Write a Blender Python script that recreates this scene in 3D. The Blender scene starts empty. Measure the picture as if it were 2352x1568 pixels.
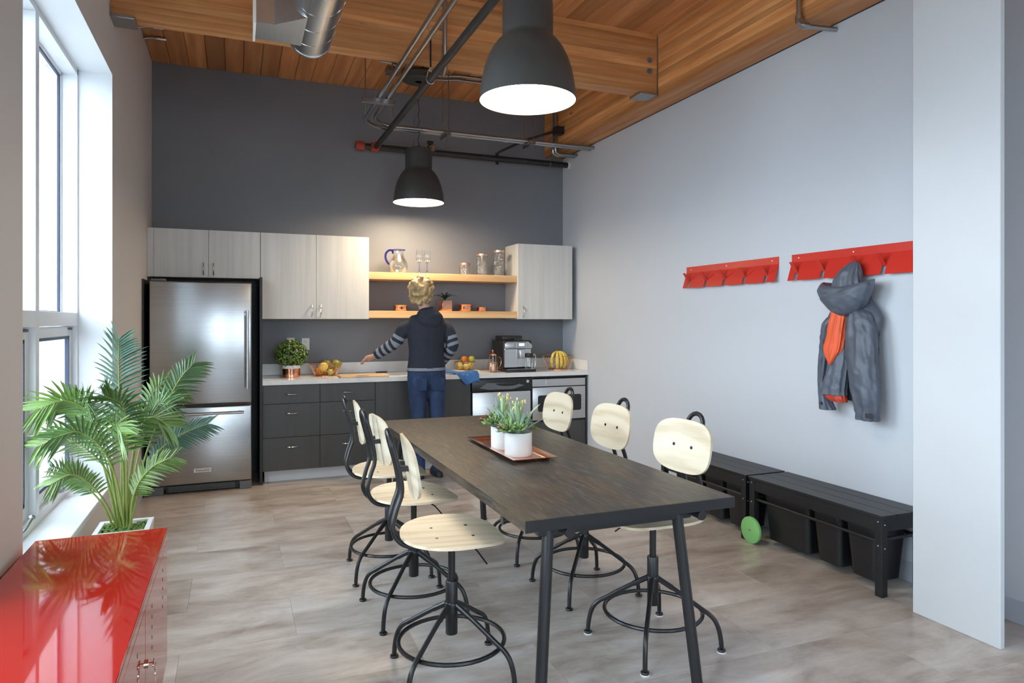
import bpy, bmesh, math, random
from mathutils import Vector, Matrix
R = math.radians
PI = math.pi
random.seed(7)
SC = bpy.context.scene
COL = SC.collection

# ------------------------------------------------------------------ camera, sky, exposure
cam_d = bpy.data.cameras.new('camera')
cam = bpy.data.objects.new('camera', cam_d)
COL.objects.link(cam)
cam.location = (0, 0, 1.42)
cam.rotation_euler = (R(90), 0, R(-22.015))
cam_d.sensor_width = 36
cam_d.lens = 24.0
cam_d.shift_y = -48 / 2352
cam_d.clip_start = 0.02
SC.camera = cam

W = bpy.data.worlds.new('overcast_sky')
SC.world = W
W.use_nodes = True
bgn = W.node_tree.nodes['Background']
bgn.inputs[0].default_value = (0.74, 0.87, 1.0, 1)
bgn.inputs[1].default_value = 11.0

SC.view_settings.view_transform = 'Standard'
SC.view_settings.look = 'None'
SC.view_settings.gamma = 1
SC.view_settings.use_curve_mapping = False
SC.view_settings.exposure = 0.36
SC.cycles.diffuse_bounces = 8
SC.cycles.max_bounces = 12
LAMP_POWER = 62.0
LAMP_COL = (1.0, 0.80, 0.54)

# ------------------------------------------------------------------ geometry helpers
class G:
    """collects one mesh"""
    def __init__(s): s.v = []; s.f = []
    def add(s, v, f):
        n = len(s.v); s.v += [tuple(p) for p in v]; s.f += [tuple(i + n for i in q) for q in f]; return s
    def box(s, x0, x1, y0, y1, z0, z1):
        return s.add([(x0,y0,z0),(x1,y0,z0),(x1,y1,z0),(x0,y1,z0),(x0,y0,z1),(x1,y0,z1),(x1,y1,z1),(x0,y1,z1)],
                     [(0,3,2,1),(4,5,6,7),(0,1,5,4),(1,2,6,5),(2,3,7,6),(3,0,4,7)])
    def hexa(s, bot, top):
        return s.add(list(bot) + list(top), [(3,2,1,0),(4,5,6,7),(0,1,5,4),(1,2,6,5),(2,3,7,6),(3,0,4,7)])
    def prism(s, poly, a0, a1, axis='z'):
        n = len(poly)
        def mk(p, a):
            if axis == 'z': return (p[0], p[1], a)
            if axis == 'y': return (p[0], a, p[1])
            return (a, p[0], p[1])
        v = [mk(p, a0) for p in poly] + [mk(p, a1) for p in poly]
        f = [tuple(range(n))[::-1], tuple(range(n, 2*n))] + [(i, (i+1) % n, n+(i+1) % n, n+i) for i in range(n)]
        return s.add(v, f)
    def ringtube(s, rings, cap=True, closed=False):
        """rings: list of equal-length point lists"""
        m = len(rings[0]); v = [p for r in rings for p in r]; f = []
        k = len(rings)
        for i in range(k if closed else k-1):
            j = (i+1) % k
            for a in range(m):
                b = (a+1) % m
                f.append((i*m+a, i*m+b, j*m+b, j*m+a))
        if cap and not closed:
            f.append(tuple(range(m))[::-1]); f.append(tuple((k-1)*m+a for a in range(m)))
        return s.add(v, f)
    def tube(s, path, r, n=10, closed=False, cap=True):
        P = [Vector(p) for p in path]; k = len(P)
        rr = r if isinstance(r, (list, tuple)) else [r]*k
        T = []
        for i in range(k):
            a = P[(i-1) % k] if (closed or i > 0) else P[i]
            b = P[(i+1) % k] if (closed or i < k-1) else P[i]
            t = (b-a)
            T.append(t.normalized() if t.length > 1e-9 else Vector((0,0,1)))
        up = Vector((0,0,1)) if abs(T[0].z) < .9 else Vector((1,0,0))
        nrm = (up - T[0]*up.dot(T[0])).normalized()
        rings = []
        for i in range(k):
            nrm = (nrm - T[i]*nrm.dot(T[i])).normalized()
            bi = T[i].cross(nrm)
            rings.append([P[i] + (nrm*math.cos(2*PI*a/n) + bi*math.sin(2*PI*a/n))*rr[i] for a in range(n)])
        return s.ringtube(rings, cap, closed)
    def cyl(s, p0, p1, r0, r1=None, n=16):
        return s.tube([p0, p1], [r0, r0 if r1 is None else r1], n)
    def lathe(s, prof, n=24, c=(0,0,0), capb=False, capt=False):
        rings = [[(c[0]+r*math.cos(2*PI*a/n), c[1]+r*math.sin(2*PI*a/n), c[2]+z) for a in range(n)] for r, z in prof]
        k = len(rings); v = [p for q in rings for p in q]; f = []
        for i in range(k-1):
            for a in range(n):
                b = (a+1) % n; f.append((i*n+a, i*n+b, (i+1)*n+b, (i+1)*n+a))
        if capb: f.append(tuple(range(n))[::-1])
        if capt: f.append(tuple((k-1)*n+a for a in range(n)))
        return s.add(v, f)
    def sph(s, c, rx, ry=None, rz=None, n=16, m=10):
        ry = rx if ry is None else ry; rz = rx if rz is None else rz
        v = [(c[0], c[1], c[2]-rz)]
        for i in range(1, m):
            t = PI*i/m
            for a in range(n):
                u = 2*PI*a/n
                v.append((c[0]+rx*math.sin(t)*math.cos(u), c[1]+ry*math.sin(t)*math.sin(u), c[2]-rz*math.cos(t)))
        v.append((c[0], c[1], c[2]+rz)); f = []
        for a in range(n):
            b = (a+1) % n
            f.append((0, 1+b, 1+a))
            for i in range(m-2): f.append((1+i*n+a, 1+i*n+b, 1+(i+1)*n+b, 1+(i+1)*n+a))
            f.append((1+(m-2)*n+a, 1+(m-2)*n+b, len(v)-1))
        return s.add(v, f)
    def xf(s, M):
        s.v = [tuple(M @ Vector(p)) for p in s.v]; return s
    def mesh(s, name, bev=0, seg=1, smooth=True, ang=35):
        me = bpy.data.meshes.new(name); me.from_pydata(s.v, [], s.f)
        if bev:
            bm = bmesh.new(); bm.from_mesh(me)
            bmesh.ops.recalc_face_normals(bm, faces=bm.faces)
            es = [e for e in bm.edges if len(e.link_faces) == 2 and e.calc_face_angle(0) > R(30)]
            bmesh.ops.bevel(bm, geom=es, offset=bev, segments=seg, profile=.5, affect='EDGES', clamp_overlap=True)
            bm.to_mesh(me); bm.free()
        else:
            bm = bmesh.new(); bm.from_mesh(me)
            bmesh.ops.recalc_face_normals(bm, faces=bm.faces)
            bm.to_mesh(me); bm.free()
        if smooth:
            me.shade_smooth(); me.set_sharp_from_angle(angle=R(ang))
        return me

def obj(name, g, m, parent=None, bev=0, seg=1, smooth=True, ang=35, label=None, world=False):
    """one mesh object; with world=True the coordinates are world ones and the (unrotated) parents' places are taken off"""
    if isinstance(g, G):
        if world and parent is not None:
            o = Vector(parent.location); p = parent.parent
            while p is not None: o += Vector(p.location); p = p.parent
            g.v = [(a[0]-o.x, a[1]-o.y, a[2]-o.z) for a in g.v]
        me = g.mesh(name, bev, seg, smooth, ang)
    else: me = g
    if not me.materials: me.materials.append(m)
    o = bpy.data.objects.new(name, me); COL.objects.link(o)
    if parent: o.parent = parent
    if label: o['label'] = label
    return o
def wp(name, g, m, parent, **k): return obj(name, g, m, parent, world=True, **k)
def tag(o, label, cat, group=None):
    o['label'] = label; o['category'] = cat
    if group: o['group'] = group
    return o
def thing(name, label, cat, loc=(0,0,0), rz=0, group=None):
    o = bpy.data.objects.new(name, None); COL.objects.link(o)
    o.empty_display_size = .1; o.location = loc; o.rotation_euler = (0, 0, rz)
    return tag(o, label, cat, group)
def struct(name, g, m, **k):
    o = obj(name, g, m, **k); o['kind'] = 'structure'; return o
def sroot(name, loc=(0,0,0)):
    o = bpy.data.objects.new(name, None); COL.objects.link(o); o.location = loc
    o.empty_display_size = .1; o['kind'] = 'structure'; return o
def dup(o, parent=None):
    c = o.copy(); COL.objects.link(c); c.parent = parent
    for ch in list(o.children): dup(ch, c)
    return c
def stuff(o): o['kind'] = 'stuff'; return o
def arc(c, r, a0, a1, n, plane='xz'):
    out = []
    for i in range(n+1):
        a = a0+(a1-a0)*i/n
        p, q = r*math.cos(a), r*math.sin(a)
        if plane == 'xz': out.append((c[0]+p, c[1], c[2]+q))
        elif plane == 'xy': out.append((c[0]+p, c[1]+q, c[2]))
        else: out.append((c[0], c[1]+p, c[2]+q))
    return out
def spline(pts, k=8):
    """Catmull-Rom through the points"""
    P = [Vector(p) for p in pts]; P = [P[0]*2-P[1]] + P + [P[-1]*2-P[-2]]; out = []
    for i in range(1, len(P)-2):
        a, b, c, d = P[i-1:i+3]
        for j in range(k):
            t = j/k
            out.append(.5*((2*b)+(c-a)*t+(2*a-5*b+4*c-d)*t*t+(3*b-a-3*c+d)*t**3))
    out.append(P[-2]); return out
def rrect(w, h, r, n=4, cx=0, cy=0):
    out = []
    for sx, sy, a0 in ((1,1,0),(-1,1,90),(-1,-1,180),(1,-1,270)):
        for i in range(n+1):
            a = R(a0+90*i/n); out.append((cx+sx*(w/2-r)+r*math.cos(a), cy+sy*(h/2-r)+r*math.sin(a)))
    return out
def superell(w, h, e, n=40, cx=0, cy=0):
    out = []
    for i in range(n):
        t = 2*PI*i/n; a, b = math.cos(t), math.sin(t)
        out.append((cx+w/2*math.copysign(abs(a)**(2/e), a), cy+h/2*math.copysign(abs(b)**(2/e), b)))
    return out

# ------------------------------------------------------------------ materials
def newmat(name):
    m = bpy.data.materials.new(name); m.use_nodes = True
    return m, m.node_tree, m.node_tree.nodes['Principled BSDF']
def setp(b, col=None, rough=None, metal=None, coat=None, spec=None, **k):
    if col is not None: b.inputs['Base Color'].default_value = (*col, 1)
    if rough is not None: b.inputs['Roughness'].default_value = rough
    if metal is not None: b.inputs['Metallic'].default_value = metal
    if coat is not None: b.inputs['Coat Weight'].default_value = coat; b.inputs['Coat Roughness'].default_value = .04
    if spec is not None: b.inputs['Specular IOR Level'].default_value = spec
def N(nt, t, **k):
    n = nt.nodes.new(t)
    for a, v in k.items(): setattr(n, a, v)
    return n
def coords(nt, scale=(1,1,1), rnd=0, which='Object'):
    tc = N(nt, 'ShaderNodeTexCoord'); mp = N(nt, 'ShaderNodeMapping')
    mp.inputs['Scale'].default_value = scale
    src = tc.outputs[which]
    if rnd:
        oi = N(nt, 'ShaderNodeObjectInfo'); mu = N(nt, 'ShaderNodeMath', operation='MULTIPLY'); mu.inputs[1].default_value = rnd
        nt.links.new(oi.outputs['Random'], mu.inputs[0])
        ad = N(nt, 'ShaderNodeVectorMath', operation='ADD')
        nt.links.new(src, ad.inputs[0]); nt.links.new(mu.outputs[0], ad.inputs[1]); src = ad.outputs[0]
    nt.links.new(src, mp.inputs['Vector'])
    return mp.outputs['Vector']
def ramp(nt, fac, stops):
    r = N(nt, 'ShaderNodeValToRGB'); e = r.color_ramp.elements
    while len(e) < len(stops): e.new(.5)
    for i, (p, c) in enumerate(stops): e[i].position = p; e[i].color = (*c, 1)
    nt.links.new(fac, r.inputs[0]); return r.outputs[0]
def noise(nt, vec, scale, detail=4, rough=.55, dist=0):
    n = N(nt, 'ShaderNodeTexNoise'); n.inputs['Scale'].default_value = scale; n.inputs['Detail'].default_value = detail
    n.inputs['Roughness'].default_value = rough; n.inputs['Distortion'].default_value = dist
    nt.links.new(vec, n.inputs['Vector']); return n.outputs['Fac']
def mixc(nt, fac, a, b, mode='MIX'):
    x = N(nt, 'ShaderNodeMix', data_type='RGBA', blend_type=mode)
    for s, v in ((0, fac), (6, a), (7, b)):
        if hasattr(v, 'links'): nt.links.new(v, x.inputs[s])
        elif s == 0: x.inputs[0].default_value = v
        else: x.inputs[s].default_value = (*v, 1)
    return x.outputs[2]
def bump(nt, b, h, strength=.1, dist=.01):
    n = N(nt, 'ShaderNodeBump'); n.inputs['Strength'].default_value = strength; n.inputs['Distance'].default_value = dist
    nt.links.new(h, n.inputs['Height']); nt.links.new(n.outputs[0], b.inputs['Normal'])
def plain(name, col, rough=.5, metal=0, coat=None, var=.06, vs=6, bmp=0, bs=80, spec=None):
    m, nt, b = newmat(name); setp(b, col, rough, metal, coat, spec)
    v = coords(nt, rnd=3)
    c = ramp(nt, noise(nt, v, vs, 3), [(.3, tuple(x*(1-var) for x in col)), (.7, tuple(min(1, x*(1+var)) for x in col))])
    nt.links.new(c, b.inputs['Base Color'])
    if bmp: bump(nt, b, noise(nt, v, bs, 2), bmp, .005)
    return m
def wood(name, stops, axis='x', fine=60, stretch=14, rough=.5, tint=.25, knots=None, ring=.5, bmp=.08, coat=None, kscale=2.2, wscale=4):
    m, nt, b = newmat(name); setp(b, None, rough, 0, coat)
    sc = [1., 1., 1.]; sc['xyz'.index(axis)] = 1/stretch
    v = coords(nt, tuple(sc), rnd=37)
    g = noise(nt, v, fine, 5, .6)
    wv = N(nt, 'ShaderNodeTexWave'); wv.wave_type = 'RINGS'; wv.rings_direction = axis.upper()
    wv.inputs['Scale'].default_value = wscale; wv.inputs['Distortion'].default_value = 7; wv.inputs['Detail'].default_value = 3; wv.inputs['Detail Scale'].default_value = 1.2
    nt.links.new(v, wv.inputs['Vector'])
    mx = N(nt, 'ShaderNodeMix', data_type='FLOAT'); mx.inputs[0].default_value = ring
    nt.links.new(g, mx.inputs[2]); nt.links.new(wv.outputs['Fac'], mx.inputs[3])
    c = ramp(nt, mx.outputs[0], stops)
    oi = N(nt, 'ShaderNodeObjectInfo')
    hs = N(nt, 'ShaderNodeHueSaturation')
    mr = N(nt, 'ShaderNodeMapRange'); mr.inputs['To Min'].default_value = 1-tint; mr.inputs['To Max'].default_value = 1+tint
    nt.links.new(oi.outputs['Random'], mr.inputs['Value']); nt.links.new(mr.outputs[0], hs.inputs['Value']); nt.links.new(c, hs.inputs['Color'])
    c = hs.outputs[0]
    if knots:
        vo = N(nt, 'ShaderNodeTexVoronoi'); vo.inputs['Scale'].default_value = kscale
        sc2 = [1., 1., 1.]; sc2['xyz'.index(axis)] = .35
        nt.links.new(coords(nt, tuple(sc2), rnd=51), vo.inputs['Vector'])
        k = ramp(nt, vo.outputs['Distance'], [(.02, (1,1,1)), (.055, (0,0,0))])
        c = mixc(nt, k, c, knots)
    nt.links.new(c, b.inputs['Base Color'])
    if bmp: bump(nt, b, g, bmp, .004)
    return m
def thin_glass(name, tint=(.93,.96,.96), gloss=1.0, rough=0.0, bmp=0, bs=40, base=.06):
    m, nt, b = newmat(name); nt.nodes.remove(b)
    out = nt.nodes['Material Output']
    t = N(nt, 'ShaderNodeBsdfTransparent'); t.inputs[0].default_value = (*tint, 1)
    g = N(nt, 'ShaderNodeBsdfGlossy'); g.inputs['Roughness'].default_value = rough
    lw = N(nt, 'ShaderNodeLayerWeight'); lw.inputs['Blend'].default_value = .35
    mr = N(nt, 'ShaderNodeMapRange'); mr.inputs['To Min'].default_value = base; mr.inputs['To Max'].default_value = .75*gloss
    nt.links.new(lw.outputs['Fresnel'], mr.inputs['Value'])
    mx = N(nt, 'ShaderNodeMixShader')
    nt.links.new(mr.outputs[0], mx.inputs[0]); nt.links.new(t.outputs[0], mx.inputs[1]); nt.links.new(g.outputs[0], mx.inputs[2])
    if bmp:
        v = coords(nt); vo = N(nt, 'ShaderNodeTexVoronoi'); vo.inputs['Scale'].default_value = bs; nt.links.new(v, vo.inputs['Vector'])
        bn = N(nt, 'ShaderNodeBump'); bn.inputs['Strength'].default_value = bmp; bn.inputs['Distance'].default_value = .01
        nt.links.new(vo.outputs['Distance'], bn.inputs['Height']); nt.links.new(bn.outputs[0], g.inputs['Normal']); nt.links.new(bn.outputs[0], lw.inputs['Normal'])
    nt.links.new(mx.outputs[0], out.inputs[0]); return m
def emis(name, col, st):
    m, nt, b = newmat(name); setp(b, col, .5)
    b.inputs['Emission Color'].default_value = (*col, 1); b.inputs['Emission Strength'].default_value = st; return m
def brushed(name, col, rough, axis='z', wav=.0, metal=1.0):
    m, nt, b = newmat(name); setp(b, col, rough, metal)
    sc = [120., 120., 120.]; sc['xyz'.index(axis)] = 1.2
    g = noise(nt, coords(nt, tuple(sc)), 1.0, 2)
    c = ramp(nt, g, [(.3, tuple(x*.93 for x in col)), (.7, tuple(min(1, x*1.05) for x in col))]); nt.links.new(c, b.inputs['Base Color'])
    if wav:
        w = noise(nt, coords(nt, (1.3, 1, .55)), 1.6, 1.5); bump(nt, b, w, wav, .06)
    return m

M = {}
M['wall_white'] = plain('wall_white_paint', (.53, .555, .60), .55, var=.012, vs=1.2, bmp=.03, bs=220)
M['wall_left'] = plain('wall_warm_white_paint', (.64, .61, .585), .6, var=.012, vs=1.2, bmp=.03, bs=220)
M['wall_grey'] = plain('wall_slate_grey_paint', (.188, .195, .220), .5, var=.03, vs=1.5, bmp=.03, bs=220)
M['partition'] = plain('partition_white_paint', (.54, .555, .575), .45, var=.02, vs=2)
M['trim'] = plain('trim_white_paint', (.72, .74, .77), .35, var=.01)
M['skirt'] = plain('baseboard_grey_vinyl', (.42, .45, .50), .4, var=.02)
M['fir'] = wood('douglas_fir_deck', [(.25, (.38, .145, .048)), (.5, (.49, .208, .075)), (.75, (.60, .29, .115))], 'y', 16, 14, .5, .30, (.12, .045, .018), .14)
M['firx'] = wood('douglas_fir_beam_x', [(.28, (.44, .165, .050)), (.5, (.58, .255, .088)), (.72, (.70, .37, .150))], 'x', 20, 14, .5, .24, (.12, .045, .018), .16, kscale=3)
M['firy'] = wood('douglas_fir_beam_y', [(.28, (.44, .165, .050)), (.5, (.58, .255, .088)), (.72, (.70, .37, .150))], 'y', 20, 14, .5, .24, (.12, .045, .018), .16, kscale=3)
M['shelfwood'] = wood('pale_fir_shelf', [(.2, (.56, .33, .15)), (.5, (.68, .43, .21)), (.8, (.74, .51, .28))], 'x', 24, 14, .42, .05, (.22, .09, .04), .4, kscale=4)
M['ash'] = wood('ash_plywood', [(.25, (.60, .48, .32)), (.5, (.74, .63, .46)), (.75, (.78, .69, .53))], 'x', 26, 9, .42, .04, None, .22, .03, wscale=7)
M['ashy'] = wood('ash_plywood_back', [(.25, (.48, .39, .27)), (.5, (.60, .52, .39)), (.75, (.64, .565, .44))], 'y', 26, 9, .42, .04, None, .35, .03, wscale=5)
M['plyedge'] = plain('plywood_edge', (.50, .33, .18), .5)
M['boardwood'] = wood('cutting_board_maple', [(.2, (.52, .32, .15)), (.8, (.70, .48, .26))], 'x', 30, 12, .45, .06)
def table_mat():
    m, nt, b = newmat('black_stained_oak'); setp(b, None, .40)
    v = coords(nt, (1, 1/9, 1)); g = noise(nt, v, 62, 7, .78)
    big = noise(nt, coords(nt, (3.2, .9, 1)), 2.2, 3, .5)
    c1 = ramp(nt, g, [(.34, (.010, .0095, .009)), (.52, (.034, .030, .028)), (.68, (.125, .115, .106))])
    c2 = ramp(nt, g, [(.34, (.016, .011, .008)), (.52, (.058, .038, .024)), (.68, (.150, .110, .078))])
    nt.links.new(mixc(nt, ramp(nt, big, [(.45, (0,0,0)), (.62, (1,1,1))]), c1, c2), b.inputs['Base Color'])
    bump(nt, b, g, .35, .004); return m
M['table'] = table_mat()
def floor_mat():
    m, nt, b = newmat('stone_look_vinyl_tile'); setp(b, None, .30)
    oi = N(nt, 'ShaderNodeObjectInfo')
    v1 = coords(nt, (.75, 1.6, 1), rnd=23); n1 = noise(nt, v1, 3.0, 8, .68, .4)
    v2 = coords(nt, (.30, 2.4, 1), rnd=41); n2 = noise(nt, v2, 5.0, 5, .6)
    mx = N(nt, 'ShaderNodeMix', data_type='FLOAT'); mx.inputs[0].default_value = .25
    nt.links.new(n1, mx.inputs[2]); nt.links.new(n2, mx.inputs[3])
    c = ramp(nt, mx.outputs[0], [(.32, (.225, .175, .140)), (.44, (.385, .328, .285)), (.54, (.50, .45, .41)), (.68, (.62, .59, .56))])
    hs = N(nt, 'ShaderNodeHueSaturation'); mr = N(nt, 'ShaderNodeMapRange'); mr.inputs['To Min'].default_value = .95; mr.inputs['To Max'].default_value = 1.05
    nt.links.new(oi.outputs['Random'], mr.inputs['Value']); nt.links.new(mr.outputs[0], hs.inputs['Value']); nt.links.new(c, hs.inputs['Color'])
    nt.links.new(hs.outputs[0], b.inputs['Base Color'])
    bump(nt, b, mx.outputs[0], .05, .004); return m
M['floor'] = floor_mat()
M['grout'] = plain('tile_joint', (.27, .235, .205), .6)
def quartz_mat():
    m, nt, b = newmat('white_quartz'); setp(b, None, .18)
    n = noise(nt, coords(nt), 7, 6, .65, 1.2)
    nt.links.new(ramp(nt, n, [(.35, (.70, .685, .665)), (.5, (.745, .735, .72)), (.6, (.765, .755, .74))]), b.inputs['Base Color']); return m
M['quartz'] = quartz_mat()
def lam_mat(name, a, c, axis='z'):
    m, nt, b = newmat(name); setp(b, None, .42)
    sc = [16., 16., 16.]; sc['xyz'.index(axis)] = .5
    n = noise(nt, coords(nt, tuple(sc), rnd=9), 1.4, 4, .55)
    nt.links.new(ramp(nt, n, [(.3, a), (.7, c)]), b.inputs['Base Color']); return m
M['palelam'] = lam_mat('pale_ash_laminate', (.56, .555, .535), (.66, .655, .635))
M['darklam'] = lam_mat('charcoal_laminate', (.052, .049, .047), (.064, .061, .058))
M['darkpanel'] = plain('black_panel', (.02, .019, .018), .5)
M['steel'] = brushed('brushed_stainless', (.42, .42, .425), .24, 'x', .05)
M['steel2'] = brushed('satin_steel', (.56, .56, .56), .30, 'x')
M['chrome'] = plain('chrome', (.80, .80, .80), .12, 1, var=.01)
M['galv'] = brushed('galvanised_steel', (.62, .64, .66), .24, 'y', .10)
M['emt'] = plain('conduit_zinc', (.40, .41, .42), .28, 1, var=.05)
M['copper'] = plain('polished_copper', (.80, .40, .26), .14, 1, var=.05)
M['rosecopper'] = plain('rose_copper_lid', (.72, .46, .36), .30, 1, var=.05)
M['blackmetal'] = plain('black_powder_coat', (.011, .0115, .013), .33, 0, var=.05, spec=.5)
M['blackwood'] = wood('black_stained_bench', [(.3, (.008, .008, .009)), (.7, (.013, .013, .015))], 'y', 50, 14, .40, .1, None, .2, .05)
M['blackplastic'] = plain('black_plastic', (.012, .0115, .013), .34, var=.03, spec=.5)
M['blackpipe'] = plain('black_steel_pipe', (.025, .025, .027), .45, .2, var=.25, vs=14)
M['redpaint'] = plain('gloss_red_lacquer', (.43, .012, .009), .16, 0, 1.0, var=.01, spec=0)
M['redrack'] = plain('satin_red_paint', (.56, .030, .020), .30, 0, .3, var=.01)
M['redcast'] = plain('red_cast_fitting', (.36, .045, .020), .5, var=.15)
M['lampgrey'] = plain('dark_grey_enamel', (.052, .052, .050), .42, .15, var=.06, bmp=.05, bs=400)
M['lampin'] = plain('white_lamp_lining', (.85, .83, .80), .5, var=.01)
M['bulb'] = emis('lamp_glow', LAMP_COL, LAMP_POWER)
M['bulb_dim'] = emis('lamp_glow_dimmed', (1.0, .86, .66), 22.0)
M['glass'] = thin_glass('window_glass', (.97, .985, .98), .5, base=.02)
M['clear'] = thin_glass('clear_glass', (.97, .975, .97), .55, base=.05)
M['pressed'] = thin_glass('pressed_glass', (.90, .92, .92), 1.0, .05, .9, 70, base=.14)
M['blueglass'] = plain('cobalt_glass', (.012, .012, .13), .06, 0, var=.05)
M['lav'] = thin_glass('lavender_glass', (.60, .62, .85), 1.0, base=.12)
M['green'] = plain('green_paint', (.22, .52, .17), .4, var=.02)
M['whitepot'] = plain('matte_white_ceramic', (.74, .73, .72), .65, var=.05, vs=14, bmp=.05, bs=60)
M['planter'] = plain('white_planter', (.72, .74, .75), .4, var=.02)
M['whiteplastic'] = plain('white_plastic', (.75, .74, .71), .35, var=.01)
M['darkslot'] = plain('dark_slot', (.01, .01, .01), .6)
M['soil'] = plain('soil', (.03, .022, .016), .9)
M['bluecloth'] = plain('blue_cotton', (.035, .13, .36), .85, bmp=.3, bs=160)
M['paper'] = plain('cream_cloth', (.72, .66, .54), .7)
M['gasket'] = plain('navy_gasket', (.035, .045, .09), .5)
M['handlegrey'] = plain('grey_handle', (.13, .14, .15), .4)
M['facade'] = plain('pale_siding', (.62, .65, .66), .6, var=.04)
M['ground'] = plain('exterior_ground', (.35, .35, .34), .9)
M['screen'] = emis('display', (.55, .70, 1.0), 1.6)

# ================================================================== THE ROOM
XL, XR, YB, YN, ZC = -.70, 3.40, 6.888, -4.2, 3.74

# floor of staggered vinyl tiles
fl = struct('floor', G().box(XL-.4, XR+.1, YN-.1, YB+.1, -.06, -.0035), M['grout'])
TW, TH = .955, .4575
tile_me = G().box(-TW/2+.0004, TW/2-.0004, -TH/2+.0004, TH/2-.0004, -.0035, 0).mesh('floor_tile', .0005)
tile_me.materials.append(M['floor'])
row0 = 3.22
for j in range(-17, 9):
    y0 = row0+j*TH
    if y0+TH/2 < YN or y0 > YB+.05: continue
    off = .255 if j % 2 == 0 else .255-TW/2
    for i in range(-2, 5):
        x0 = off+i*TW
        if x0+TW < XL-.3 or x0 > XR: continue
        t = bpy.data.objects.new('tile', tile_me); COL.objects.link(t); t.parent = fl; t.location = (x0+TW/2, y0+TH/2, 0)

# walls
struct('wall_back', G().box(XL-.4, XR+.12, YB, YB+.12, -.06, ZC+.2), M['wall_grey'])
struct('wall_right', G().box(XR, XR+.12, YN-.1, YB, -.06, ZC+.2), M['wall_white'])
FILL_WINS = [(0.0, 1.0), (1.9, 2.9)]          # unseen windows added behind the camera as fill light
g = G().box(XL-.4, XR+.12, YN-.2, YN, -.06, .445).box(XL-.4, XR+.12, YN-.2, YN, 2.926, ZC+.2)
for a, b in ((XL-.4, FILL_WINS[0][0]), (FILL_WINS[0][1], FILL_WINS[1][0]), (FILL_WINS[1][1], XR+.12)): g.box(a, b, YN-.2, YN, .445, 2.926)
struct('wall_near', g, M['wall_white'])
for i, (a, b) in enumerate(FILL_WINS):
    w = sroot('window_%d' % (4+i), ((a+b)/2, YN-.1, .445))
    wp('frame', G().box(a, a+.05, YN-.15, YN-.05, .445, 2.926).box(b-.05, b, YN-.15, YN-.05, .445, 2.926).box(a, b, YN-.15, YN-.05, .445, .495).box(a, b, YN-.15, YN-.05, 2.876, 2.926).box(a, b, YN-.15, YN-.05, 1.39, 1.467).box((a+b)/2-.03, (a+b)/2+.03, YN-.15, YN-.05, .445, 2.926), M['trim'], w)
    wp('pane', G().box(a+.05, b-.05, YN-.11, YN-.106, .495, 2.876), M['glass'], w)
    pl = bpy.data.lights.new('sky_portal', 'AREA'); pl.shape = 'RECTANGLE'; pl.size = b-a; pl.size_y = 2.48; pl.cycles.is_portal = True
    po = bpy.data.objects.new('sky_portal', pl); COL.objects.link(po); po.location = ((a+b)/2, YN-.18, 1.685); po.rotation_euler = (R(90), 0, 0)
WINS = [(2.889, 4.785), (.35, 2.25), (-2.2, -.30)]  # first one is in view; other two are unseen, added for more daylight
WZ0, WZ1 = .445, 2.926
g = G()
g.box(XL-.42, XL, YN, YB, -.06, WZ0-.03).box(XL-.42, XL, YN, YB, WZ1, ZC+.2)
ys = [YN]+[y for w in sorted(WINS) for y in w]+[YB]
for a, b in zip(ys[::2], ys[1::2]): g.box(XL-.42, XL, a, b, WZ0-.03, WZ1)
struct('wall_left', g, M['wall_left'])
g = G().box(3.056, 3.086, 1.94, 2.352, 0, ZC)
struct('wall_partition', g, M['partition'], bev=.003)
struct('baseboard_right', G().box(XR-.009, XR, YN, 6.30, 0, .108), M['skirt'], bev=.002)
struct('baseboard_left', G().box(XL, XL+.009, YN, 6.17, 0, .108), M['skirt'], bev=.002)
struct('baseboard_near', G().box(XL, XR, YN, YN+.009, 0, .108), M['skirt'], bev=.002)

# timber deck: boards running front to back
ce = struct('ceiling', G().box(XL-.4, XR+.12, YN-.1, YB+.1, ZC+.035, ZC+.2), M['darkpanel'])
BW = .1525
k = 0; x = XL
bm_ = G().box(-BW/2+.0016, BW/2-.0016, -(YB-YN)/2, (YB-YN)/2, 0, .036).mesh('deck_board', .005); bm_.materials.append(M['fir'])
while x < XR-.01:
    o = bpy.data.objects.new('deck_board', bm_); COL.objects.link(o); o.parent = ce
    o.location = (x+BW/2, (YB+YN)/2, ZC); x += BW

# glulam cross beam and the girder along the right wall, lamination by lamination
def glulam(name, x0, x1, y0, y1, z0, z1, m, n):
    r = sroot(name, ((x0+x1)/2, (y0+y1)/2, z0)); h = (z1-z0)/n
    me = G().box(-(x1-x0)/2, (x1-x0)/2, -(y1-y0)/2, (y1-y0)/2, 0.0002, h-.0002).mesh('lamination', .0006); me.materials.append(m)
    for i in range(n):
        o = bpy.data.objects.new('lamination', me); COL.objects.link(o); o.parent = r; o.location = (0, 0, i*h)
    return r
BY0, BY1, BZ = 4.70, 4.83, 3.262
GX = 3.175
b1 = glulam('trim_1', XL, GX-.006, BY0, BY1, BZ, ZC, M['firx'], 12)
b2 = glulam('trim_2', GX, XR-.012, YN, YB, 3.23, ZC, M['firy'], 13)
# black strip standing in for the shadow line between girder and wall
struct('shadow_strip', G().box(XR-.012, XR, YN, YB, 3.228, ZC), M['darkpanel'])
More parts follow.
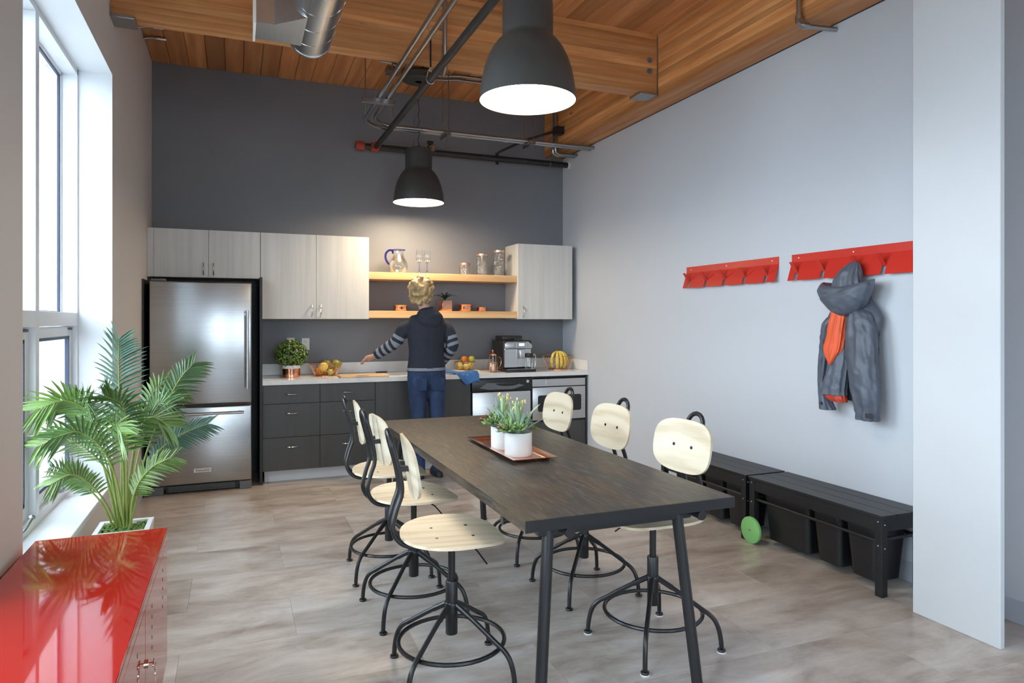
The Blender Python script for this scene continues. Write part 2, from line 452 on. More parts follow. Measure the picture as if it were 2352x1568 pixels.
# steel beam hangers
for nm, x0, x1, lab in (('beam_hanger', GX-.17, GX-.006, 'grey steel seat plate under the beam end at the girder'),
                   ('beam_hanger', XL, XL+.13, 'grey steel seat plate under the beam end at the window wall')):
    t = thing(nm, lab, 'bracket', ((x0+x1)/2, (BY0+BY1)/2, BZ-.02))
    wp('seat_plate', G().box(x0, x1, BY0-.02, BY1+.02, BZ-.022, BZ-.002), M['emt'], t, bev=.002)
    if x1 > 2:
        wp('back_plate', G().box(GX-.006, GX-.0005, BY0-.012, BY1+.012, BZ-.02, ZC-.02), M['emt'], t)
        for z in (3.435, 3.525):
            wp('bolt', G().cyl((GX-.075, BY0-.014, z), (GX-.075, BY0, z), .017, n=6).cyl((GX-.075, BY0-.004, z), (GX-.075, BY0, z), .024, n=16), M['handlegrey'], t)
    else:
        wp('side_plate', G().box(x0, x0+.006, BY0-.02, BY1+.02, BZ-.02, BZ+.05), M['emt'], t)

# windows
def window(idx, y0, y1, detail):
    XF = XL-.18                       # inner face of the frame
    w = sroot('window_%d' % idx, (XF, (y0+y1)/2, WZ0))
    d = .115
    # reveal lining and sill board
    wp('sill', G().box(XF-.02, XL+.012, y0-.0, y1+.0, WZ0-.03, WZ0), M['trim'], w, bev=.003)
    wp('reveal', G().box(XF-.02, XL-.0005, y0, y0+.004, WZ0, WZ1).box(XF-.02, XL-.0005, y1-.004, y1, WZ0, WZ1).box(XF-.02, XL-.0005, y0, y1, WZ1-.004, WZ1), M['trim'], w)
    ym = (y0+y1)/2+.042; TZ0, TZ1 = 1.39, 1.467
    wp('frame', G().box(XF-d, XF, y0+.004, y0+.04, WZ0, WZ1).box(XF-d, XF, y1-.018, y1-.004, WZ0, WZ1)
       .box(XF-d, XF, y0, y1, WZ1-.036, WZ1-.004).box(XF-d, XF, y0, y1, WZ0, WZ0+.04), M['trim'], w)
    wp('mullion', G().box(XF-d, XF, ym-.03, ym+.03, WZ0+.04, WZ1-.036), M['trim'], w, bev=.002)
    for a, b in ((y0+.04, ym-.03), (ym+.03, y1-.018)):
        wp('transom', G().box(XF-d, XF, a, b, TZ0, TZ1), M['trim'], w, bev=.002)
        # upper fixed light
        gx = XF-.10
        wp('gasket', G().box(gx, gx+.012, a, a+.01, TZ1, WZ1-.036).box(gx, gx+.012, b-.022, b-.010, TZ1, WZ1-.036)
           .box(gx, gx+.012, a, b, WZ1-.06, WZ1-.048).box(gx, gx+.012, a, b, TZ1, TZ1+.008), M['gasket'], w)
        wp('glazing_bead', G().box(gx-.006, gx+.02, b-.010, b, TZ1, WZ1-.036).box(gx-.006, gx+.02, a, b, WZ1-.048, WZ1-.036), M['trim'], w)
        wp('pane', G().box(gx-.006, gx-.002, a, b, TZ1, WZ1-.036), M['glass'], w)
        # lower casement
        sx0, sx1 = XF-.085, XF-.03; z0, z1 = WZ0+.045, TZ0-.004
        sa = wp('sash', G().box(sx0, sx1, a+.004, a+.055, z0, z1).box(sx0, sx1, b-.055, b-.004, z0, z1).box(sx0, sx1, a+.055, b-.055, z1-.055, z1).box(sx0, sx1, a+.055, b-.055, z0, z0+.06), M['trim'], w, bev=.002)
        wp('gasket', G().box(sx1-.022, sx1-.002, a+.055, a+.067, z0+.06, z1-.055).box(sx1-.022, sx1-.002, b-.070, b-.055, z0+.06, z1-.055)
           .box(sx1-.022, sx1-.002, a+.055, b-.055, z1-.072, z1-.055).box(sx1-.022, sx1-.002, a+.055, b-.055, z0+.06, z0+.078), M['gasket'], sa)
        wp('pane', G().box(sx0+.01, sx0+.014, a+.055, b-.055, z0+.06, z1-.055), M['glass'], sa)
        if detail:
            cr = wp('crank_base', G().box(XF-.03, XF+.012, (a+b)/2+.02, (a+b)/2+.12, WZ0+.04, WZ0+.062), M['emt'], w, bev=.006, seg=2)
            wp('crank_arm', G().tube(spline([(XF+.0, (a+b)/2+.07, WZ0+.055), (XF+.035, (a+b)/2+.10, WZ0+.07), (XF+.045, (a+b)/2+.19, WZ0+.10)]), .007, 8).sph((XF+.045, (a+b)/2+.20, WZ0+.105), .013), M['emt'], w)
            wp('latch', G().box(XF-.03, XF-.012, a+.02, a+.04, .80, .92).tube(spline([(XF-.012, a+.03, .86), (XF+.02, a+.035, .87), (XF+.03, a+.06, .84), (XF+.03, a+.10, .80)]), .008, 8), M['handlegrey'], w)
            wp('stop_clip', G().box(sx1, sx1+.02, b-.10, b-.075, z1-.02, z1-.005), M['handlegrey'], w, bev=.003)
    # sky portal guiding the daylight through the opening
    pl = bpy.data.lights.new('sky_portal', 'AREA'); pl.shape = 'RECTANGLE'; pl.size = y1-y0; pl.size_y = WZ1-WZ0
    pl.cycles.is_portal = True
    po = bpy.data.objects.new('sky_portal', pl); COL.objects.link(po)
    po.location = (XL-.40, (y0+y1)/2, (WZ0+WZ1)/2); po.rotation_euler = (R(90), 0, R(-90))
    return w
for i, (a, b) in enumerate(WINS): window(i+1, a, b, i == 0)

# outdoors: ground and a low pale boarded wall
eg = struct('ground_outside', G().box(-40, 40, -40, YN-.25, -.5, -.3).box(-40, XL-.45, YN-.25, 60, -.5, -.3), M['ground'])
ew = sroot('wall_outside', (-3.0, 14, -.3))
bme = G().box(-.02, .02, -.146, .146, 0, 1.75).mesh('siding_board', .004); bme.materials.append(M['facade'])
for i in range(60):
    o = bpy.data.objects.new('siding_board', bme); COL.objects.link(o); o.parent = ew; o.location = (0, -8+i*.3, 0)

# ================================================================== KITCHEN RUN
def bar_handle(p, L, horiz, parent, m='chrome', out=.026, r=.0045):
    """bowed pull, p = middle on the front face (world), facing -Y"""
    pts = []
    for i in range(9):
        t = -1+2*i/8; o = out*(1-abs(t)**3.0)
        pts.append((p[0]+t*L/2, p[1]-o, p[2]) if horiz else (p[0], p[1]-o, p[2]+t*L/2))
    return wp('handle', G().tube(pts, [r*(1.25 if 0 < i < 8 else 1.5) for i in range(9)], 8), M[m], parent)
YF = 6.305       # base fronts
def front(par, name, x0, x1, z0, z1, m, y=None, th=.019):
    y = YF if y is None else y
    return wp(name, G().box(x0+.0015, x1-.0015, y, y+th, z0+.0015, z1-.0015), M[m], par, bev=.0012)
base_z = [(.104, .395), (.395, .690), (.690, .855)]
for nm, x0, x1, lab in (('drawer_cabinet', .212, .697, 'charcoal three-drawer base cabinet next to the refrigerator'),
                        ('drawer_cabinet', .697, 1.190, 'charcoal three-drawer base cabinet left of the sink cabinet')):
    t = thing(nm, lab, 'cabinet', ((x0+x1)/2, 6.6, 0), group='charcoal base cabinets')
    wp('carcass', G().box(x0, x1, YF+.02, YB, .104, .855), M['darkpanel'], t)
    for z0, z1 in base_z:
        d = front(t, 'drawer_front', x0, x1, z0, z1, 'darklam')
        bar_handle(((x0+x1)/2, YF, (z1-.085) if z1-z0 > .2 else (z0+z1)/2), .10, True, d)
x0, x1 = 1.190, 2.116
t = thing('sink_cabinet', 'charcoal two-door base cabinet below the sink behind the person', 'cabinet', ((x0+x1)/2, 6.6, 0), group='charcoal base cabinets')
wp('carcass', G().box(x0, x0+.018, YF+.02, YB-.002, .104, .855).box(x1-.018, x1, YF+.02, YB-.002, .104, .855).box(x0+.018, x1-.018, YF+.02, YB-.022, .104, .122).box(x0+.018, x1-.018, YB-.02, YB-.002, .122, .6).box(x0+.018, x1-.018, YF+.02, YF+.038, .78, .855), M['darkpanel'], t)
for a, b in ((x0, (x0+x1)/2), ((x0+x1)/2, x1)):
    d = front(t, 'door', a, b, .104, .855, 'darklam')
    bar_handle((((x0+x1)/2-.035) if a == x0 else ((x0+x1)/2+.035), YF, .72), .10, False, d)
t = thing('microwave_cabinet', 'charcoal base cabinet holding the drawer microwave in the corner', 'cabinet', (3.08, 6.6, 0), group='charcoal base cabinets')
wp('carcass', G().box(2.762, 2.78, YF+.005, YB, .104, .855).box(3.372, 3.388, YF-.004, YB, .104, .855).box(2.78, 3.372, YF+.02, YB, .104, .12).box(2.78, 3.372, YF+.02, YB, .385, .40).box(2.78, 3.372, YF+.02, YB, .838, .855), M['darkpanel'], t)
d = front(t, 'drawer_front', 2.762, 3.372, .104, .392, 'darklam'); bar_handle((3.07, YF, .31), .10, True, d)
# drawer microwave
t = thing('microwave_oven', 'stainless drawer microwave with dark window in the corner base cabinet', 'microwave', (3.076, 6.5, .402))
wp('body', G().box(2.785, 3.367, YF+.03, YF+.5, .404, .83), M['darkpanel'], t)
wp('control_panel', G().box(2.768, 3.368, YF-.008, YF+.028, .752, .828), M['steel2'], t, bev=.002)
wp('control_flap', G().box(2.915, 3.225, YF-.013, YF-.008, .765, .824), M['steel2'], t, bev=.0015)
d = wp('door', G().box(2.768, 3.368, YF-.012, YF+.028, .410, .745), M['steel2'], t, bev=.006, seg=2)
wp('window', G().prism(rrect(.49, .165, .02, 4, 3.072, .580), YF-.015, YF-.0125, 'y'), M['blackplastic'], d)
wp('glass', G().prism(rrect(.30, .105, .006, 3, 3.06, .580), YF-.0165, YF-.015, 'y'), M['darkslot'], d)
# dishwasher
t = thing('dishwasher', 'stainless dishwasher with black control strip next to the microwave', 'dishwasher', (2.44, 6.6, .1))
wp('body', G().box(2.125, 2.752, YF+.03, YB-.02, .105, .85), M['darkpanel'], t)
wp('door', G().box(2.130, 2.748, YF-.012, YF+.028, .125, .718), M['steel2'], t, bev=.006, seg=2)
cp = wp('control_panel', G().box(2.122, 2.755, YF-.016, YF+.028, .725, .848), M['blackplastic'], t, bev=.004, seg=2)
wp('pocket_handle', G().prism([(2.20,.758),(2.30,.742),(2.55,.740),(2.68,.775),(2.58,.80),(2.28,.808)], YF-.0185, YF-.0162, 'y'), M['handlegrey'], cp)
wp('grip_recess', G().prism([(2.37,.800)]+[(2.37+.125*(1-math.cos(a*PI/8)), .800-.028*math.sin(a*PI/8)) for a in range(1, 8)]+[(2.62,.800)], YF-.0200, YF-.0186, 'y'), M['darkslot'], cp)
wp('button', G().cyl((2.712, YF-.021, .812), (2.712, YF-.016, .812), .014, n=18), M['whiteplastic'], cp)
wp('button_mark', G().cyl((2.712, YF-.0222, .812), (2.712, YF-.0205, .812), .006, n=12), M['handlegrey'], cp)
# toe kick
struct('trim_4', G().box(.232, 3.39, YF+.078, YF+.092, 0, .104), M['trim'])

# worktop with sink cut-out
SX0, SX1, SY0, SY1 = 1.33, 2.02, 6.42, 6.78
t = thing('worktop', 'white quartz worktop with low backsplash along the slate wall', 'countertop', (1.8, 6.58, .857))
CF = 6.278
wp('slab', G().box(.212, SX0, CF, YB-.001, .858, .900).box(SX1, 3.398, CF, YB-.001, .858, .900).box(SX0, SX1, CF, SY0, .858, .900).box(SX0, SX1, SY1, YB-.001, .858, .900), M['quartz'], t)
wp('backsplash', G().box(.212, 3.378, YB-.022, YB-.001, .901, 1.008), M['quartz'], t, bev=.002)
wp('side_splash', G().box(3.378, 3.398, CF+.005, YB-.001, .901, 1.008), M['quartz'], t, bev=.002)
t = thing('sink', 'stainless undermount sink basin set in the white worktop', 'sink', ((SX0+SX1)/2, 6.6, .66))
g = G(); d0 = .70
wp('basin', G().box(SX0-.008, SX0, SY0-.008, SY1+.008, d0, .858).box(SX1, SX1+.008, SY0-.008, SY1+.008, d0, .858).box(SX0, SX1, SY0-.008, SY0, d0, .858).box(SX0, SX1, SY1, SY1+.008, d0, .858).box(SX0, SX1, SY0, SY1, d0-.006, d0), M['steel2'], t)
wp('drain', G().lathe([(.045, .002), (.03, .004), (.012, .0)], 20, (1.68, 6.62, d0+.001), capt=True), M['chrome'], t)
t = thing('faucet', 'low chrome tap at the back of the sink behind the person', 'faucet', (1.66, 6.82, .9))
wp('base', G().lathe([(.026, 0), (.026, .02), (.016, .035)], 20, (1.66, 6.82, .9), capb=True, capt=True), M['chrome'], t)
wp('spout', G().tube(spline([(1.66,6.82,.93),(1.66,6.82,1.00),(1.66,6.78,1.05),(1.66,6.70,1.05),(1.66,6.66,1.02)]), .011, 10), M['chrome'], t)
wp('lever', G().tube([(1.675,6.82,.955),(1.73,6.82,.985)], .006, 8), M['chrome'], t)

# wall cabinets
def upper(name, label, x0, x1, z0, z1, yf, nd, hx, hz, filler=None, split=None):
    t = thing(name, label, 'cabinet', ((x0+x1)/2, 6.7, z0), group='pale wall cabinets')
    wp('carcass', G().box(x0+.001, x1-.001, yf+.02, YB-.001, z0, z1), M['palelam'], t, bev=.001)
    xs = [x0, x1] if nd == 1 else [x0, split or (x0+x1)/2, x1]
    for i in range(nd):
        d = wp('door', G().box(xs[i]+.0015, xs[i+1]-.0015, yf, yf+.0195, z0+.001, z1-.001), M['palelam'], t, bev=.001)
        bar_handle((hx[i], yf, hz), .105, False, d, 'chrome')
    if filler: wp('filler_strip', G().box(filler[0], filler[1], yf+.006, yf+.03, z0, z1), M['palelam'], t)
    return t
YU = 6.53
upper('wall_cabinet', 'short pale two-door wall cabinet above the refrigerator', -.650, .202, 1.795, 2.212, YU, 2, (-.262, -.182), 1.874, (-.698, -.6505), -.222)
upper('wall_cabinet', 'tall pale two-door wall cabinet left of the open shelves', .204, 1.174, 1.434, 2.212, YU, 2, (.650, .728), 1.513, None, .687)
upper('wall_cabinet', 'pale single-door wall cabinet right of the open shelves', 2.706, 3.338, 1.434, 2.218, YU, 1, (2.765,), 1.512)
# fridge surround panels
tag(obj('end_panel', G().box(.190, .2115, 6.27, YB, 0, 1.794), M['darkpanel']), 'tall black end panel between refrigerator and drawer cabinets', 'panel')
tag(obj('end_panel', G().box(XL+.0005, XL+.014, 6.17, YB, 0, 1.755), M['darkpanel']), 'tall black end panel against the window wall beside the refrigerator', 'panel')
struct('trim_5', G().box(-.684, .189, YB-.015, YB-.0005, 0, 1.794), M['darkpanel'])

# open shelves
tag(obj('shelf', G().box(1.1755, 2.7045, 6.555, YB-.001, 1.817, 1.886), M['shelfwood'], bev=.002), 'upper thick fir shelf carrying the glass pitcher and jars', 'shelf', 'fir wall shelves')
tag(obj('shelf', G().box(1.1755, 2.7045, 6.555, YB-.001, 1.445, 1.514), M['shelfwood'], bev=.002), 'lower thick fir shelf carrying the copper bowls', 'shelf', 'fir wall shelves')

# refrigerator
FX0, FX1, FY = -.650, .123, 6.192
t = thing('refrigerator', 'tall stainless bottom-freezer refrigerator beside the window wall', 'refrigerator', ((FX0+FX1)/2, 6.5, 0))
wp('body', G().box(FX0+.004, FX1-.004, FY+.07, YB-.03, .03, 1.742), M['handlegrey'], t, bev=.004)
d = wp('door', G().box(FX0, FX1, FY, FY+.062, .728, 1.740), M['steel'], t, bev=.010, seg=3)
hb = .058
wp('handle', G().cyl((.088, FY-hb, .845), (.088, FY-hb, 1.505), .0115, n=14).box(.080, .096, FY-hb, FY, .86, .885).box(.080, .096, FY-hb, FY, 1.465, 1.49), M['steel2'], d)
d = wp('freezer_drawer', G().box(FX0, FX1, FY, FY+.062, .074, .706), M['steel'], t, bev=.010, seg=3)
wp('handle', G().cyl((-.575, FY-hb, .655), (.062, FY-hb, .655), .0115, n=14).box(-.555, -.53, FY-hb, FY, .647, .663).box(.018, .043, FY-hb, FY, .647, .663), M['steel2'], d)
bd = wp('badge', G().box(-.322, -.190, FY-.004, FY, .168, .200), M['whiteplastic'], d)
wp('gap_seal', G().box(FX0+.01, FX1-.01, FY+.03, FY+.07, .70, .735), M['darkpanel'], t)
gr = wp('toe_grille', G().box(FX0+.12, FX1-.1, FY+.03, FY+.045, .012, .066), M['darkpanel'], t)
for i in range(4): wp('louvre', G().box(FX0+.14, FX1-.13, FY+.022, FY+.03, .018+i*.012, .023+i*.012), M['handlegrey'], gr)
for x0, x1 in ((FX0, FX0+.105), (FX1-.095, FX1)):
    wp('foot', G().box(x0, x1, FY+.004, FY+.075, 0, .068), M['handlegrey'], t, bev=.004)
wp('hinge_cover', G().box(FX0+.01, FX0+.12, FY+.02, FY+.10, 1.742, 1.762), M['handlegrey'], t, bev=.004)
def lettering(name, text, size, m, loc, rot, parent=None, extrude=.0006):
    cu = bpy.data.curves.new(name, 'FONT'); cu.body = text; cu.size = size; cu.extrude = extrude; cu.align_x = 'CENTER'; cu.align_y = 'CENTER'
    tmp = bpy.data.objects.new('tmp', cu); COL.objects.link(tmp)
    dg = bpy.context.evaluated_depsgraph_get(); me = bpy.data.meshes.new_from_object(tmp.evaluated_get(dg)); bpy.data.objects.remove(tmp)
    me.materials.clear(); me.materials.append(m)
    o = bpy.data.objects.new(name, me); COL.objects.link(o); o.rotation_euler = rot
    if parent:
        o.parent = parent; q = Vector((0,0,0)); p = parent
        while p: q += Vector(p.location); p = p.parent
        o.location = Vector(loc)-q
    else: o.location = loc
    return o
lettering('lettering', 'KitchenAid', .0225, M['darkslot'], (-.256, FY-.0048, .184), (R(90), 0, 0), d)

# wall sockets
for x, zz, lab in ((.626, 1.192, 'white double wall socket standing clear right of the boxwood ball'), (.487, 1.197, 'white double wall socket mostly hidden behind the boxwood ball')):
    t = thing('wall_socket', lab, 'outlet', (x, YB-.002, zz), group='wall sockets')
    wp('plate', G().box(x-.036, x+.036, YB-.008, YB-.0005, zz-.058, zz+.058), M['whiteplastic'], t, bev=.003, seg=2)
    for dz in (-.024, .024):
        s_ = wp('receptacle', G().prism(rrect(.034, .034, .008, 3, x, zz+dz), YB-.0105, YB-.0075, 'y'), M['whiteplastic'], t)
        wp('slots', G().box(x-.009, x-.006, YB-.0112, YB-.010, zz+dz-.002, zz+dz+.010).box(x+.006, x+.009, YB-.0112, YB-.010, zz+dz-.002, zz+dz+.008).cyl((x, YB-.0112, zz+dz-.009), (x, YB-.010, zz+dz-.009), .0035, n=8), M['darkslot'], s_)

# ================================================================== TABLE
TX0, TX1, TY0, TY1, TZ = .907, 1.787, 2.122, 4.636, .740
t = thing('dining_table', 'long black-stained oak trestle table with black tubular legs in mid room', 'table', ((TX0+TX1)/2, (TY0+TY1)/2, 0))
wp('tabletop', G().box(TX0, TX1, TY0+.003, TY1-.003, TZ-.040, TZ), M['table'], t, bev=.0015)
for ya in (TY0, TY1-.003): wp('end_strip', G().box(TX0, TX1, ya, ya+.003, TZ-.0405, TZ-.0005), M['blackmetal'], t)
for x in (1.078, 1.637):
    r_ = wp('rail', G().cyl((x, TY0+.012, .682), (x, TY1-.012, .682), .0165, n=14), M['blackmetal'], t)
    for ya in (TY0+.004, TY1-.013): wp('end_cap', G().cyl((x, ya, .682), (x, ya+.009, .682), .019, n=16), M['blackplastic'], r_)
for y, s in ((2.36, -1), (4.40, 1)):
    r_ = wp('cross_tube', G().cyl((TX0+.012, y, .682), (TX1-.012, y, .682), .0150, n=14), M['blackmetal'], t)
    for xa in (TX0+.006, TX1-.018): wp('end_cap', G().cyl((xa, y, .682), (xa+.012, y, .682), .0175, n=16), M['blackplastic'], r_)
    ye = 2.215 if s < 0 else 4.545
    wp('leg_bracket', G().box(.99, 1.64, ye-.018, ye+.018, .655, .6995), M['blackmetal'], t, bev=.003)
    for x, xb in ((1.035, .975), (1.585, 1.642)):
        l = wp('leg', G().cyl((x, ye, .672), (xb, ye+s*.055, .012), .0215, n=20), M['blackmetal'], t)
        wp('foot', G().cyl((xb, ye+s*.055, 0), (xb, ye+s*.055, .013), .0225, n=20), M['blackplastic'], l)

# copper tray and succulents
t = thing('serving_tray', 'rectangular copper tray with flared rim under the succulents', 'tray', (1.338, 3.352, TZ))
def rect_ring(w, l, z): return [(sx*w/2, sy*l/2, z) for sx, sy in ((1,1),(-1,1),(-1,-1),(1,-1))]
g = G(); rs = [rect_ring(.165, .63, .003), rect_ring(.178, .643, .012), rect_ring(.182, .648, .0125), rect_ring(.236, .702, .017), rect_ring(.236, .702, .0145), rect_ring(.180, .646, .009), rect_ring(.165, .63, 0)]
g.ringtube(rs, cap=False); g.add(rect_ring(.165, .63, .003), [(0,1,2,3)]); g.add(rect_ring(.165, .63, 0), [(3,2,1,0)])
obj('dish', g, M['copper'], t, smooth=False)

def leaf_blade(L, W, bend, tip=.9, cup=.25, n=6):
    """blade along +x rising, curved; returns G"""
    g = G(); v = []; f = []
    for i in range(n+1):
        u = i/n; w = W*math.sin(min(1, (u*1.02+.12))*PI*.93)**.8 if u < 1 else .0006
        w = W*(1-u)**.55*(.55+.9*u) if u > .25 else W*(.50+.62*u)
        x = L*u*math.cos(bend*u); z = L*u*math.sin(bend*u)
        v += [(x, -w/2, z+cup*w), (x, 0, z), (x, w/2, z+cup*w)]
    for i in range(n):
        a = i*3; f += [(a, a+1, a+4, a+3), (a+1, a+2, a+5, a+4)]
    return g.add(v, f)
M['agave'] = plain('agave_leaf', (.34, .46, .26), .45, var=.2, vs=20)
M['agave2'] = plain('agave_leaf_blue', (.34, .48, .42), .45, var=.2, vs=20)
M['succ'] = plain('rosette_leaf', (.15, .26, .085), .42, var=.4, vs=30)
M['succ2'] = plain('rosette_leaf_blue', (.22, .35, .28), .42, var=.3, vs=30)
M['succ3'] = plain('rosette_leaf_bronze', (.17, .075, .035), .45, var=.4, vs=30)
M['bud'] = plain('cream_bud', (.78, .62, .30), .6, var=.15, vs=60)
M['stem'] = plain('green_stem', (.20, .30, .09), .5)
def rosette(cx, cy, cz, r, n, tilt, rng):
    g = G()
    for layer in range(3):
        for i in range(n-layer*2):
            a = 2*PI*(i+.5*layer)/(n-layer*2)+rng.uniform(-.2, .2); e = .25+.42*layer
            L = r*(1-.22*layer)
            q = G()
            rings = []
            for k_, (u, w, th) in enumerate(((.1,.16,.05),(.45,.36,.10),(.75,.40,.10),(.95,.18,.05),(1.0,.03,.01))):
                x = L*u; z = L*.22*u*u
                rings.append([(x, L*w*.5*math.cos(b), z+L*th*math.sin(b)) for b in (0, PI/3, 2*PI/3, PI, 4*PI/3, 5*PI/3)])
            q.ringtube(rings)
            q.xf(Matrix.Translation((cx, cy, cz)) @ Matrix.Rotation(tilt[1], 4, 'Z') @ Matrix.Rotation(tilt[0], 4, 'Y') @ Matrix.Rotation(a, 4, 'Z') @ Matrix.Rotation(-e, 4, 'Y'))
            g.add(q.v, q.f)
    return g
def succulent(loc, rz, label, seed):
    rng = random.Random(seed)
    t = thing('potted_succulent', label, 'plant', loc, rz, 'succulents on the copper tray')
    obj('pot', G().lathe([(.066,0),(.0685,.004),(.0695,.114),(.0675,.117),(.064,.115),(.063,.09)], 40, capb=True), M['whitepot'], t)
    obj('soil', G().lathe([(.0635,.098),(.04,.104),(.005,.106)], 24, capt=True), M['soil'], t)
    for i in range(17):
        a = 2*PI*i/17+rng.uniform(-.3,.3); L = rng.uniform(.125,.190); el = rng.uniform(.72,1.40)
        g = leaf_blade(L, rng.uniform(.030,.042), rng.uniform(-.35,.20))
        g.xf(Matrix.Translation((.014*math.cos(a), .014*math.sin(a), .104)) @ Matrix.Rotation(a, 4, 'Z') @ Matrix.Rotation(-el, 4, 'Y'))
        obj('leaf', g, M['agave' if i % 3 else 'agave2'], t)
    for i in range(16):
        a = 2*PI*i/16*(1 if i < 11 else 1.45)+rng.uniform(-.15,.15); rr = rng.uniform(.055,.088) if i < 11 else rng.uniform(.03,.05); z = .122+rng.uniform(0,.03)+(.02 if i > 10 else 0)
        m = ('succ','succ2','succ','succ3','succ')[i % 5]
        obj('rosette', rosette(rr*math.cos(a), rr*math.sin(a), z, rng.uniform(.040,.056), 8, (rng.uniform(.3,.8), a), rng), M[m], t)
    for i in range(5):
        a = 2*PI*i/5+.4; h = rng.uniform(.145,.19); lean = rng.uniform(.015,.04)
        top = (lean*math.cos(a), lean*math.sin(a), .10+h)
        s_ = obj('flower_stalk', G().tube(spline([(.008*math.cos(a), .008*math.sin(a), .10), (top[0]*.55, top[1]*.55, .10+h*.55), top]), .0018, 6), M['stem'], t)
        g = G()
        for k_ in range(5):
            u = rng.uniform(.72,1.03); b = rng.uniform(0, 2*PI); o_ = .010
            g.sph((top[0]*u+o_*math.cos(b), top[1]*u+o_*math.sin(b), .10+h*u+rng.uniform(-.004,.006)), .0046, .0046, .0075, 8, 6)
        obj('buds', g, M['bud'], s_)
    return t
succulent((1.318, 3.176, TZ+.0035), .3, 'potted succulent in white pot at the near end of the copper tray', 3)
succulent((1.322, 3.385, TZ+.0035), 1.7, 'potted succulent in white pot behind the nearer one on the tray', 11)

# ================================================================== STOOLS
def seat_outline(n=44):
    pts = []
    for i in range(n):
        a = 2*PI*i/n; c_, s_ = math.cos(a), math.sin(a)
        e = 3.0 if c_ > 0 else 2.2
        x = .205*math.copysign(abs(c_)**(2/e), c_); y = .228*math.copysign(abs(s_)**(2/e), s_)
        y *= 1-.17*max(0, (x)/.205)**1.4
        pts.append((x, y))
    return pts
def sheet(outline, th, hfun, rings=5):
    """a bent sheet of plywood: outline (u,v), height function"""
    g = G(); n = len(outline)
    top = []; bot = []
    for k_ in range(rings, 0, -1):
        s_ = k_/rings
        top.append([(u*s_, v*s_) for u, v in outline])
    V = []; F = []
    for ring in top: V += [(u, v, hfun(u, v)+th) for u, v in ring]
    c0 = len(V); V.append((0, 0, hfun(0, 0)+th))
    for k_ in range(rings-1):
        for i in range(n): j = (i+1) % n; F.append((k_*n+i, k_*n+j, (k_+1)*n+j, (k_+1)*n+i))
    for i in range(n): F.append(((rings-1)*n+i, (rings-1)*n+(i+1) % n, c0))
    b0 = len(V)
    for ring in top: V += [(u, v, hfun(u, v)) for u, v in ring]
    c1 = len(V); V.append((0, 0, hfun(0, 0)))
    for k_ in range(rings-1):
        for i in range(n): j = (i+1) % n; F.append((b0+k_*n+j, b0+k_*n+i, b0+(k_+1)*n+i, b0+(k_+1)*n+j))
    for i in range(n): F.append((b0+(rings-1)*n+(i+1) % n, b0+(rings-1)*n+i, c1))
    for i in range(n): j = (i+1) % n; F.append((i, b0+i, b0+j, j))
    return g.add(V, F)
SEAT_Z = .560
def seat_h(u, v):
    return SEAT_Z - .020*max(0, (u-.06)/.145)**2 + .010*(v/.228)**2 + .006*max(0, -u/.2)**2
